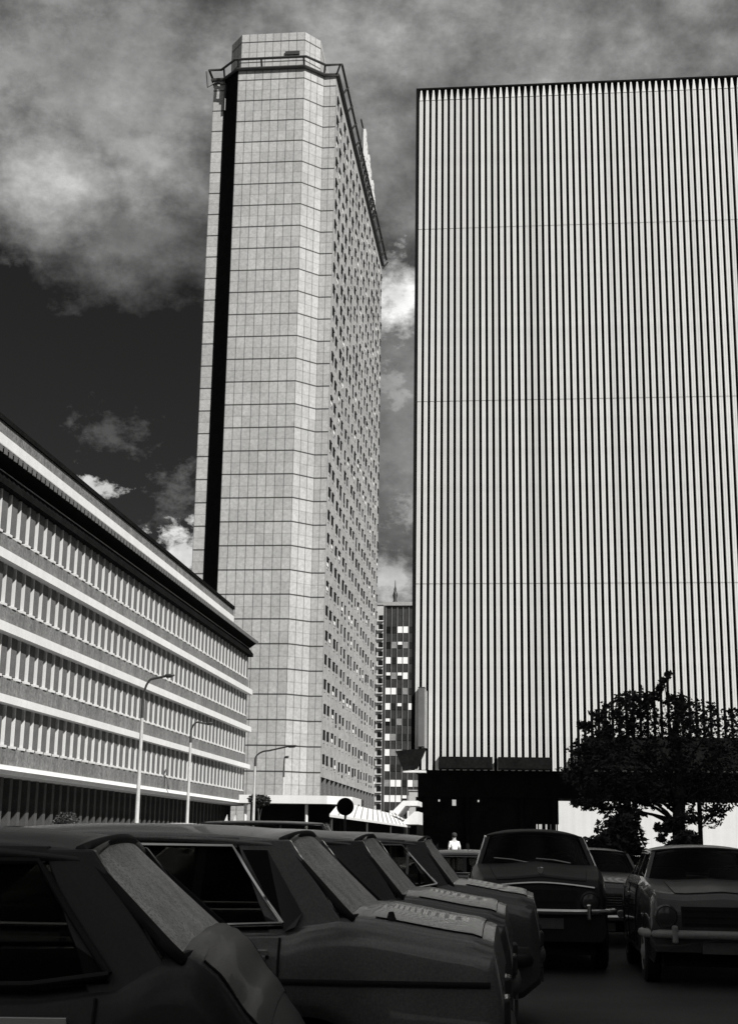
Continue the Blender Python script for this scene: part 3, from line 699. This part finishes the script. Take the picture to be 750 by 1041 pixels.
    for sg_ in (1, -1):
        tr_ = MB(); up = [side(ws1-pil*.9, zr-.03, .012, sg_), side(xc[1]+.01, zr-.03, .012, sg_)]
        nsl = 8; dn_ = [side(xc[1]+(xc[0]-xc[1])*i/nsl, zr-.03+(zb(xc[0])+.045-zr+.03)*(i/nsl)**(.9), .012, sg_) for i in range(1, nsl+1)]
        tr_.tube(up+dn_, .011, 6)
        tr_.tube([side(x, zb(x)+.045, .014, sg_) for x in [ws0-pil-(ws0-pil-xc[0])*i/10 for i in range(11)]], .011, 6)
        tr_.build('window_trim', S.get('trim', 'chrome'), c, smooth=60)
    def screen(x0, x1, bulge, dew, nm, inset=.0):
        zb_ = interp(top, x0)-.01
        def fn(u, v):
            y = v*2-1; x = x0+(x1-x0)*u; hwid = (gw*(1-rnd_end*.8*abs(x/hx)**3.2)-.02)+(rw-gw)*u
            return (x+(bulge if x0 > 0 else -bulge)*((1-y*y)-.35)*(1-.3*u), y*hwid, zb_+(zr+.0-zb_)*u+crown*.7*(1-y*y)*u)
        mb = MB(); mb.grid(fn, 8, 14); g_ = mb.build(nm, dew, c, smooth=80)
        fr = MB(); edge = [fn(0, j/14) for j in range(15)]+[fn(i/8, 1) for i in range(1, 9)]+[fn(1, 1-j/14) for j in range(1, 15)]+[fn(1-i/8, 0) for i in range(1, 9)]
        fr.tube(edge, S.get('seal', .017), 6); fr.build('rubber_seal', 'rubber', g_, smooth=60)
    screen(ws0, ws1, .08, S.get('wsm', 'glass'), 'windscreen'); screen(bl0, bl1, .05, S.get('blm', 'glass'), 'rear_window')
    # doors: panels standing a few mm proud with handles
    if S.get('doors', True):
        for sg_ in (1, -1):
            for (xa, xb) in S['door']:
                def fn(u, v, xa=xa, xb=xb):
                    x = xa+(xb-xa)*u; p = ring(x); z0 = max(zs(x)+.1, sill+.1); z1 = interp(top, x)-.045
                    x += S.get('dslant', 0.)*(u*(1-v)*(-1))*.0
                    z = z0+(z1-z0)*v; y = p[2][0]
                    for (ya, za), (yb, zb2) in zip(p, p[1:]):
                        if za <= z <= zb2 and zb2 > za: y = ya+(yb-ya)*(z-za)/(zb2-za); break
                    return (x, sg_*(y+.007), z)
                mb = MB(); mb.grid(fn, 16, 12); d_ = mb.build('door', pm, c, smooth=60)
                mb = MB(); e_ = [fn(0, i/8) for i in range(9)]; mb.tube(e_, .006, 4); e_ = [fn(1, i/8) for i in range(9)]; mb.tube(e_, .006, 4); e_ = [fn(i/8, 0) for i in range(9)]; mb.tube(e_, .006, 4); mb.build('door_gap', 'rubber', d_)
                h0 = fn(.86, .80); mb = MB(); y_ = sg_*(abs(h0[1])+.022)
                mb.box(h0[0]-.095, h0[0]+.10, min(y_, y_-sg_*.014), max(y_, y_-sg_*.014), h0[2]-.0, h0[2]+.024, 0)
                mb.box(h0[0]-.085, h0[0]-.06, min(y_, y_-sg_*.03), max(y_, y_-sg_*.03), h0[2]-.02, h0[2]-.001, 0)
                mb.box(h0[0]-.10, h0[0]+.105, min(h0[1], h0[1]-sg_*.004)+sg_*.003, max(h0[1], h0[1]-sg_*.004)+sg_*.003, h0[2]-.06, h0[2]-.003, 1)
                mb.build('handle', ['satin', 'rubber'], d_, bevel=.004)
    # hood and boot lids
    def lid(x0, x1, wf, nm):
        def fn(u, v):
            x = x0+(x1-x0)*u; p = ring(x); y = (v*2-1)*(hw(x)-.2)*wf; ay = abs(y); q_ = p[6:]; z = q_[-1][1]
            for (ya, za), (yb, zb2) in zip(p[5:], p[6:]):
                if yb <= ay <= ya: z = za+(zb2-za)*(ay-ya)/(yb-ya) if ya != yb else za
            return (x, y, z+.008)
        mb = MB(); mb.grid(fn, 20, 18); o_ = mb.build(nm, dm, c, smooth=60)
        g2 = MB(); e_ = [fn(i/12, 0) for i in range(13)]+[fn(1, j/12) for j in range(1, 13)]+[fn(1-i/12, 1) for i in range(1, 13)]; g2.tube([(p[0], p[1], p[2]-.002) for p in e_], .0035, 4); g2.build('lid_gap', 'rubber', o_)
        return fn
    if S.get('hood'): S['_hood'] = lid(S['hood'][0], S['hood'][1], S.get('hoodw', 1.), 'bonnet')
    if S.get('boot'): S['_boot'] = lid(S['boot'][0], S['boot'][1], 1.12, 'boot_lid')
    # bumpers
    for sgn, z in ((1, S['bz']), (-1, S['bz']+.02)):
        if S.get('bow', 0) and sgn > 0: pass
        pts = []
        for i in range(-10, 11):
            y = i/10*(W/2+.0); x = sgn*(hx+S.get('bo', .075)-.16*abs(i/10)**4); pts.append((x, y, z-S.get('bdip', 0.)*(abs(i/10)**2)))
        pts = [(sgn*(hx-.35), -W/2-.015, z)]+pts+[(sgn*(hx-.35), W/2+.015, z)]
        mb = MB(); mb.tube(pts, S.get('bt', .045), 8, flat=S.get('bflat', 1.)); mb.build('bumper', S.get('bm', 'chrome'), c, smooth=50)
        for y in ((-W*.32, W*.32) if S.get('over', True) else ()):
            mb = MB(); mb.box(sgn*hx-.1, sgn*hx+.1, y-.03, y+.03, z-.09, z+.09); mb.build('overrider', S.get('bm', 'chrome'), c, bevel=.02)
    fz = S.get('lz', .68)
    for y in (-1, 1):
        yy = y*(hw(hx)-S.get('ly', .22)); mb = MB(); r_ = S.get('lr', .09)
        mb.lathe([(r_+.022, -.06), (r_+.022, .015), (r_+.005, .03)], (hx-.01, yy, fz), 'x', 24, 1); mb.lathe([(r_, .024), (r_*.75, .042), (r_*.3, .052)], (hx-.01, yy, fz), 'x', 24, 0)
        mb.build('headlight', ['lens', S.get('lrim', 'chrome')], c, smooth=40)
        mb = MB(); mb.box(-hx-.03, -hx+.06, y*(hw(hx)-.24)-.11, y*(hw(hx)-.24)+.11, fz-.05, fz+.07); mb.build('tail_light', 'lens', c, bevel=.015)
    mb = MB(); gwid = hw(hx)-S.get('ly', .22)-S.get('lr', .09)-.06; gh = S.get('gh', .09)
    mb.box(hx-.03, hx+.012, -gwid, gwid, fz-gh, fz+gh, 0)
    for i in range(S.get('gn', 5)): z = fz-gh+2*gh*(i+.5)/S.get('gn', 5); mb.box(hx+.0125, hx+.022, -gwid+.01, gwid-.01, z-.006, z+.006, 1)
    mb.build('grille', ['rubber', S.get('gm', 'chrome')], c)
    for sgn in (1, -1):
        mb = MB(); mb.box(sgn*(hx+.018)-.014, sgn*(hx+.018)+.008, -.24, .24, S['bz']-.19, S['bz']-.075); mb.build('number_plate', 'signgrey', c)
    # wheels
    for x in wx:
        for sg_ in (1, -1):
            yo = W/2-.11
            mb = MB(); mb.lathe([(wr*.62, -.08), (wr*.93, -.085), (wr, -.06), (wr, .06), (wr*.93, .085), (wr*.62, .08)], (x, sg_*yo, wr), 'y', 28); w_ = mb.build('wheel', 'rubber', c, smooth=35)
            mb = MB(); s2 = sg_*.088; mb.lathe([(wr*.63, sg_*.06), (wr*.60, s2), (wr*.5, sg_*.06), (wr*.3, sg_*.075), (wr*.2, sg_*.1), (.02, sg_*.11)], (x, sg_*yo, wr), 'y', 24); mb.build('hubcap', 'greymetal', w_, smooth=40)
    # seats, wheel, mirror
    zbm = interp(top, (ws0+bl0)/2)
    for y in (-.34, .34):
        mb = MB(); xs2 = ws0-.95; mb.hull8([(xs2-.0, y-.24, zbm-.35), (xs2+.16, y-.24, zbm-.35), (xs2+.16, y+.24, zbm-.35), (xs2, y+.24, zbm-.35)], [(xs2-.14, y-.2, zbm+.13), (xs2-.03, y-.2, zbm+.13), (xs2-.03, y+.2, zbm+.13), (xs2-.14, y+.2, zbm+.13)]); mb.build('front_seat', 'interior', c, bevel=.03)
    mb = MB(); xs2 = xc[0]-.0; mb.hull8([(xs2, -.58, zbm-.35), (xs2+.16, -.58, zbm-.35), (xs2+.16, .58, zbm-.35), (xs2, .58, zbm-.35)], [(xs2-.14, -.55, zbm+.06), (xs2-.03, -.55, zbm+.06), (xs2-.03, .55, zbm+.06), (xs2-.14, .55, zbm+.06)]); mb.build('rear_seat', 'interior', c, bevel=.03)
    mb = MB(); cx, cy, czz = ws0-.42, .34, zbm+.02
    mb.tube([(cx-.1*math.sin(t*math.pi/8), cy+.19*math.cos(t*math.pi/8), czz+.15*math.sin(t*math.pi/8)) for t in range(17)], .013, 6); mb.build('steering_wheel', 'rubber', c, smooth=60)
    if S.get('mirror'):
        sg_ = S['mirror']; p = side(ws0-.16, zbm+.1, .11, sg_); mb = MB(); mb.tube([(p[0]+.05, p[1], p[2]), (p[0]+.02, p[1], p[2]), (p[0]-.05, p[1], p[2])], [.03, .075, .08], 12, flat=.75); mb.tube([(p[0], p[1], p[2]-.03), (p[0], p[1]-sg_*.12, p[2]-.13)], .012, 6); mb.build('wing_mirror', S.get('mirm', 'rubber'), c, smooth=40)
    if S.get('wipers'):
        for y0 in (-.1, .42):
            mb = MB(); x0 = ws0+.07; z0 = interp(top, ws0)+.035; mb.tube([(x0+.02, y0, z0), (x0-.01, y0-.2, z0+.035), (x0-.04, y0-.42, z0+.05)], .011, 6); mb.build('wiper', 'chrome', c)
    return c, ring, side

hatch = dict(L=4.3, W=1.68, inset=.062, tumble=.18, top=[(2.15, .66), (2.12, .80), (2.0, .90), (1.0, 1.02), (.95, 1.025), (-.6, 1.03), (-1.12, 1.05), (-1.26, 1.085), (-1.40, 1.105), (-1.50, 1.105), (-2.0, 1.03), (-2.11, .995), (-2.15, .80)], wheels=(1.35, -1.25), ws=(1.0, .40), bl=(-1.47, -1.10), zr=1.44, crown=.052,
             cwin=(-1.137, -.87), bp=-.12, door=[(.85, -.1), (-.12, -1.13)], boot=(-1.56, -2.05), hood=(1.9, 1.05), bz=.52, pillar=.07, blm='dewglass', rdrop=.02, bm='darkmetal', seal=.019, over=False, bt=.03, bo=.025, bflat=1.7)
quarterB = [(-1.15, 1.035), (-1.2, 1.055), (-1.225, 1.115), (-1.03, 1.395), (-.91, 1.395)]
def D(base, **kw): d = dict(base); d.update(kw); return d
# A: nearest car, tail to the right;  B: next one
carA = D(hatch, L=3.76, bl=(-1.52, -1.185), ws=(.9, .3), zr=1.405, crown=.05, cwin=(-1.31, -1.07), rdrop=.02, trim='rubber', bz=.5, hood=(1.6, 1.0), boot=(-1.565, -1.75), wheels=(1.15, -1.15), lz=.66, door=[(.8, -.1), (-.12, -1.28)], top=[(1.88, .66), (1.85, .80), (1.7, .90), (1.0, .98), (.95, .985), (-1.1, 1.03), (-1.32, 1.06), (-1.45, 1.12), (-1.535, 1.125), (-1.60, 1.075), (-1.70, .95), (-1.80, .82), (-1.84, .76), (-1.88, .66)])
phi = R(7)
pA = (-.93, 4.0)   # near lower corner of rear window
def place_rear(pt, ang, xloc, yloc):   # car faces -X (rot = pi+ang); local (xloc,yloc) lands on pt
    a_ = math.pi+ang; return (pt[0]-(xloc*math.cos(a_)-yloc*math.sin(a_)), pt[1]-(xloc*math.sin(a_)+yloc*math.cos(a_)))
make_car('dark wet fastback, nearest car at the lower left, with dewy rear window', place_rear(onY(190, 958, 4.0), phi, -1.52, .74), math.pi+phi, 'A', carA)
cB, ringB, sideB = make_car('dark grey fastback with wide rear pillar and chrome-edged window, second car from the camera', place_rear(onY(361, 928, 6.6), 0, -1.47, .74), math.pi, 'B', D(hatch, quarter=quarterB))
mb = MB(); mb.lathe([(.028, 1.05), (.03, 1.085), (.02, 1.1), (.012, 1.125)], (-1.63, .66, 0), n=10); mb.build('filler_cap', 'rubber', cB, smooth=40)
def flank(x, z):
    p_ = ringB(x)
    for (ya, za), (yb, zb2) in zip(p_, p_[1:]):
        if za <= z <= zb2 and zb2 > za: return ya+(yb-ya)*(z-za)/(zb2-za)
    return p_[2][0]
for sg_ in (1, -1):
    mb = MB(); mb.tube([(1.95-4.04*i/30, sg_*(flank(1.95-4.04*i/30, .82)+.004), .82) for i in range(31)], .014, 6); mb.build('side_moulding', 'rubber', cB, smooth=60)
sedan = dict(L=4.35, W=1.66, top=[(2.17, .70), (2.14, .84), (2.0, .96), (1.3, 1.06), (.75, 1.10), (-1.2, 1.10), (-1.4, 1.09), (-2.05, .98), (-2.14, .9), (-2.17, .7)], wheels=(1.3, -1.25), ws=(.78, .33), bl=(-1.3, -.85), zr=1.43, crown=.055, cwin=(-1.0, -.7), bp=-.25,
             door=[(.7, -.22), (-.25, -1.0)], boot=(-1.45, -2.0), hood=(1.98, .95), bz=.52, wsm='dewglass')
def place_front(pt, ang, xloc, yloc):
    return (pt[0]-(xloc*math.cos(ang)-yloc*math.sin(ang)), pt[1]-(xloc*math.sin(ang)+yloc*math.cos(ang)))
make_car('dark saloon with glossy boot and plain side, third car from the camera', place_rear(onY(411, 899, 9.1), 0, -1.47, .74), math.pi, 'C', D(hatch, bl=(-1.47, -1.15), cwin=(-1.1, -.85), boot=(-1.56, -2.05)))
make_car('dark saloon with chrome quarter-light bar and paler boot, fourth car from the camera', place_rear(onY(462, 892, 11.6), 0, -1.47, .74), math.pi, 'D', D(hatch, bl=(-1.47, -1.18), cwin=(-1.33, -1.04), rear_vent=.25, fender=.012, trim='chrome'))
make_car('small saloon with pale roof, side-on beyond the bonnets and left of the black saloon', (-.6, 23.2), 0, 'F', D(sedan, zr=1.24, L=3.9, top=[(1.95, .66), (1.92, .78), (1.7, .86), (1.2, .92), (.75, .95), (-1.2, .95), (-1.4, .94), (-1.8, .88), (-1.92, .8), (-1.95, .66)], hood=(1.7, .95), boot=(-1.4, -1.8), wheels=(1.2, -1.15)))
# E: black older saloon facing the camera
old = dict(L=4.2, W=1.64, top=[(2.1, .80), (2.07, .94), (1.9, 1.03), (1.3, 1.12), (.75, 1.17), (-1.1, 1.15), (-1.35, 1.12), (-1.9, .98), (-2.07, .85), (-2.1, .7)], wheels=(1.25, -1.2), ws=(.72, .30), bl=(-1.25, -.75), zr=1.52, crown=.075, tumble=.12, cwin=(-.9, -.6), bp=-.25, round=.13, fender=.02, ridge=.02,
           door=[(.65, -.22), (-.25, -.95)], hood=(1.95, .9), hoodw=.95, boot=(-1.4, -1.9), bz=.69, bt=.035, bdip=.0, lz=.80, lr=.095, ly=.17, gh=.13, gn=1, gm='rubber', lrim='paintE', wipers=True, trim='rubber', rail='chrome')
fE = 16.5
cE, ringE, sideE = make_car('black rounded saloon facing the camera with chrome bonnet edge and bonnet badge', (.18, fE+2.1), -math.pi/2+R(2), 'E', old)
mb = MB(); fnh = old['_hood']
pts = [(2.06, y, 1.0-.05*abs(y/.6)**1.6) for y in [i*.06 for i in range(-10, 11)]]
mb.tube(pts, .016, 6); mb.build('bonnet_chrome', 'chrome', cE, smooth=60)
mb = MB(); mb.prism([(-.035, 1.115), (0, 1.085), (.035, 1.115), (.035, 1.165), (0, 1.175), (-.035, 1.165)], 'x', 1.83, 1.87); mb.build('badge', 'chrome', cE, bevel=.006)
mb = MB(); e_ = [(.66+.0, sg_*.73, 1.18) for sg_ in (1,)]
for sg_ in (1, -1):
    mb = MB(); mb.tube([sideE(.74-.42*t/6, 1.16+(1.51-1.16)*t/6, .02, sg_) for t in range(7)], .012, 6); mb.build('screen_trim', 'chrome', cE, smooth=60)
# G, H: pale cars facing the camera at the right
mid = D(sedan, wsm='glass', L=4.0, W=1.6, top=[(2.0, .68), (1.97, .80), (1.85, .87), (1.3, .95), (.75, 1.0), (-1.2, 1.0), (-1.4, .98), (-1.85, .9), (-1.97, .8), (-2.0, .66)], zr=1.30, hood=(1.85, .95), boot=(-1.4, -1.85), wheels=(1.22, -1.2), lz=.66, bz=.42, fender=.02)
make_car('grey saloon facing the camera, tucked between the black saloon and the pale car', (1.12, 20.9+2.0), -math.pi/2, 'G', mid)
lateH = D(sedan, wsm='glass', L=3.9, W=1.62, top=[(1.95, .72), (1.92, .86), (1.8, .93), (1.2, 1.00), (.75, 1.05), (-1.2, 1.05), (-1.4, 1.02), (-1.8, .92), (-1.92, .84), (-1.95, .66)], zr=1.37, hood=(1.8, .95), boot=(-1.4, -1.8), wheels=(1.2, -1.15), lz=.72, bz=.54, fender=.045, round=.06, ly=.16, lr=.1, gm='rubber', gn=3, gh=.1, lrim='paintH', bm='greymetal', hoodw=.85)
make_car('light grey car facing the camera with round wing lamps, at the right edge', (2.12, 15.3+1.95), -math.pi/2, 'H', lateH)
# vans far left: only the roofs show
van = dict(L=4.4, W=1.75, top=[(2.2, .8), (2.17, 1.0), (2.05, 1.15), (1.9, 1.2), (-2.1, 1.2), (-2.18, 1.15), (-2.2, .8)], wheels=(1.3, -1.3), ws=(1.9, 1.5), bl=(-2.12, -2.0), zr=1.88, crown=.06, tumble=.1, cwin=(-1.7, -1.65), bp=.3, door=[(1.7, .35)], bz=.5, sill=.28)
v1 = onY(176, 834, 44); make_car('white-roofed van beyond the second car roof, left of the white pointed boards', (v1.x, 44.8), 0, 'V', D(van, L=2.6+1.0, top=[(1.8, .8), (1.77, 1.0), (1.7, 1.15), (1.55, 1.2), (-1.7, 1.2), (-1.78, 1.15), (-1.8, .8)], wheels=(1.1, -1.1), ws=(1.5, .75), bl=(-1.7, -.55), cwin=(-.95, -.5), bp=.3, door=[(1.3, .35)], zr=1.80), 'parked_van', 'van')
v2 = onY(285, 834, 40); make_car('dark van roof beyond the second car, below the lamp with the longest arm', (v2.x-.3, 40.8), 0, 'W', D(van, zr=1.86), 'parked_van', 'van')

# ------------------------------------------------------------------ distant pedestrian in a white shirt
pc = onY(461.5, 857, 58.)
ps = thing('person', 'person in a white shirt standing far off beside the black base', 'person', (pc.x, 58, 0), R(200))
def skin_mesh(name, pts, edges, rad, m, parent, root=0):
    me = bpy.data.meshes.new(name); me.from_pydata(pts, edges, []); me.materials.append(M[m])
    o = bpy.data.objects.new(name, me); COL.objects.link(o); o.parent = parent
    md = o.modifiers.new('skin', 'SKIN'); lay = me.skin_vertices.new() if not me.skin_vertices else me.skin_vertices[0]
    lay = me.skin_vertices[0]
    for i, r_ in enumerate(rad): lay.data[i].radius = (r_, r_ * .85)
    lay.data[root].use_root = True
    o.modifiers.new('sub', 'SUBSURF').levels = 2; o.modifiers['sub'].render_levels = 2
    return o
J = [(0, 0, .95), (0, 0, 1.15), (0, 0, 1.38), (0, 0, 1.50), (0, -.02, 1.60), (0, -.01, 1.70), (.17, 0, 1.40), (.24, .02, 1.14), (.24, -.06, .90), (.25, -.08, .80), (-.17, 0, 1.40), (-.24, .02, 1.14), (-.23, -.08, .90), (-.24, -.1, .8), (.09, 0, .9), (.10, -.02, .5), (.10, .02, .08), (.10, -.13, .04), (-.09, 0, .9), (-.10, -.02, .5), (-.10, .02, .08), (-.10, -.13, .04)]
Ed = [(0, 1), (1, 2), (2, 3), (3, 4), (4, 5), (2, 6), (6, 7), (7, 8), (8, 9), (2, 10), (10, 11), (11, 12), (12, 13), (0, 14), (14, 15), (15, 16), (16, 17), (0, 18), (18, 19), (19, 20), (20, 21)]
skin_mesh('body', J, Ed, [.13, .12, .14, .055, .09, .085, .06, .045, .035, .03, .06, .045, .035, .03, .09, .06, .045, .035, .09, .06, .045, .035], 'skin', ps)
skin_mesh('shirt', [J[0], J[1], (0, 0, 1.37), (.17, 0, 1.40), (.23, .02, 1.16), (-.17, 0, 1.40), (-.23, .02, 1.16)], [(0, 1), (1, 2), (2, 3), (3, 4), (2, 5), (5, 6)], [.16, .15, .165, .085, .065, .085, .065], 'shirt', ps)
skin_mesh('trousers', [(0, 0, .93), J[14], J[15], (.10, .02, .12), J[18], J[19], (-.10, .02, .12)], [(0, 1), (1, 2), (2, 3), (0, 4), (4, 5), (5, 6)], [.145, .11, .08, .065, .11, .08, .065], 'trouser', ps)
mb = MB(); mb.lathe([(.03, .135), (.085, .11), (.105, .05), (.1, -.02), (.07, -.05)], (0, .012, 1.66), n=14); mb.build('hair', 'trouser', ps, smooth=60)

# ------------------------------------------------------------------ unseen block added behind the camera and to the right to shade the cars
sb2 = thing('shade_block', 'plain concrete block added out of view to shade the cars and tree', 'office building', (40, -10, 0)); sb2.location = (0, 0, 0)
b = MB(); b.box(25, 60, -28, 23, 0, 44); b.box(-45, 60, -62, -28.003, 0, 13); b.build('wall', 'concrete', sb2)
for i in range(3):
    b = MB(); b.box(24.9, 25.1, -27, 22, 2+i*3.8, 3.9+i*3.8); b.box(-44, 24, -28.1, -27.9, 2+i*3.8, 3.9+i*3.8); b.build('window_strip', 'darkglass', sb2)
b = MB(); b.box(24.7, 60.3, -28.3, 23.3, 44.003, 44.5); b.box(-45.3, 24.6, -62.3, -27.7, 13.003, 13.5); b.build('roof_edge', 'concrete', sb2)

# ------------------------------------------------------------------ light
el, az = 42., 134.     # az clockwise from +Y
S_ = Vector((math.sin(R(az))*math.cos(R(el)), math.cos(R(az))*math.cos(R(el)), math.sin(R(el))))
ld = bpy.data.lights.new('sun', 'SUN'); ld.energy = 4.2; ld.angle = R(.5); ld.color = (1, .985, .96)
lo = bpy.data.objects.new('sun', ld); COL.objects.link(lo); lo.rotation_euler = S_.to_track_quat('Z', 'Y').to_euler(); lo.location = (60, -40, 90)
w = bpy.data.worlds.new('World'); scn.world = w; w.use_nodes = True; n = w.node_tree
bg = n.nodes['Background']; sky = n.nodes.new('ShaderNodeTexSky'); sky.sky_type = 'NISHITA'; sky.sun_disc = False
sky.sun_elevation = R(el); sky.sun_rotation = R(az)
sep = n.nodes.new('ShaderNodeSeparateColor'); n.links.new(sky.outputs[0], sep.inputs[0])
clear = mth(n, 'MULTIPLY', sep.outputs[0], .075)       # panchromatic film behind a red filter
dirv = n.nodes.new('ShaderNodeTexCoord').outputs['Generated']
nb = noise(n, 7., 8, .62, dirv, (1, 1, 1.5)); nf = noise(n, 22., 6, .65, dirv, (1, 1, 1.3)); nw = noise(n, 3.2, 3, .5, dirv); nh = noise(n, 75., 7, .62, dirv, (1, 1, 1.4))
def blob(px, py, rpx, val, sharp=.6, amp=.5, stretch=1.):
    d = ray(px, py).normalized()
    sub = n.nodes.new('ShaderNodeVectorMath'); sub.operation = 'SUBTRACT'; n.links.new(dirv, sub.inputs[0]); sub.inputs[1].default_value = d
    if stretch != 1.:
        ml = n.nodes.new('ShaderNodeVectorMath'); ml.operation = 'MULTIPLY'; n.links.new(sub.outputs[0], ml.inputs[0]); ml.inputs[1].default_value = (1/stretch, 1/stretch, 1); sub = ml
    le = n.nodes.new('ShaderNodeVectorMath'); le.operation = 'LENGTH'; n.links.new(sub.outputs[0], le.inputs[0])
    rr = rpx/1405.6
    dd = mth(n, 'DIVIDE', le.outputs['Value'], rr)                       # 0 centre .. 1 edge
    n1, n2 = (nb, nf) if rpx > 60 else (nf, nh)
    dd = mth(n, 'ADD', dd, mth(n, 'MULTIPLY', mth(n, 'SUBTRACT', n1, .5), -2.4*amp))
    dd = mth(n, 'ADD', dd, mth(n, 'MULTIPLY', mth(n, 'SUBTRACT', n2, .5), -(1.4 if rpx > 60 else 3.)*amp))
    return mth(n, 'MULTIPLY', ramp(n, dd, 1.0, 1-sharp, 0, 1), val)
tot = None
BL = [(120, 60, 190, 3.0, .7, .5, 1.6), (62, 180, 80, 6.2, 1., .35, 1.), (20, 120, 110, 1.8, 1., .5, 1.), (140, 235, 75, 1.5, .8, .7, 1.6), (330, 60, 170, 3.0, 1., .5, 1.4), (440, 60, 120, 2.6, 1., .4, 1.), (600, 40, 230, 3.2, 1., .5, 1.6), (406, 300, 56, 7.0, .9, .5, 1.), (385, 150, 90, 2.2, 1., .5, 1.), (400, 430, 200, 2.3, .8, .35, 1.),
      (398, 592, 48, 3.8, 1., .6, 1.), (400, 395, 44, 3.2, 1., .8, 1.), (410, 520, 34, 3., 1., .9, 1.), (188, 556, 30, 8.5, .6, 1., 1.), (100, 497, 17, 7., .6, 1.2, 1.8), (112, 436, 26, .6, 1., 1.3, 1.6), (178, 510, 40, .9, 1., 1.4, .7)]
for bb_ in BL:
    v = blob(*bb_); tot = v if tot is None else mth(n, 'MAXIMUM', tot, v)
# broken cloud added out of view (overhead and behind), brightened to fill the shade
sz = n.nodes.new('ShaderNodeSeparateXYZ'); n.links.new(dirv, sz.inputs[0])
gen = mth(n, 'MULTIPLY', ramp(n, nw, .36, .6, 0, 3.8), ramp(n, sz.outputs[1], .75, .45, 0, 1))
tot = mth(n, 'MAXIMUM', tot, gen)
tex = mth(n, 'MULTIPLY', tot, mth(n, 'MULTIPLY', ramp(n, nb, .3, .7, .55, 1.4), mth(n, 'MULTIPLY', ramp(n, nf, .3, .7, .76, 1.24), ramp(n, nh, .3, .7, .88, 1.12))))
fin_ = mth(n, 'ADD', clear, mth(n, 'MULTIPLY', tex, .62))
n.links.new(grey(n, fin_), bg.inputs[0]); bg.inputs[1].default_value = .1
scn.view_settings.view_transform = 'Standard'; scn.view_settings.look = 'None'; scn.view_settings.exposure = .6; scn.view_settings.gamma = 1.; scn.view_settings.use_curve_mapping = False
scn.cycles.max_bounces = 6
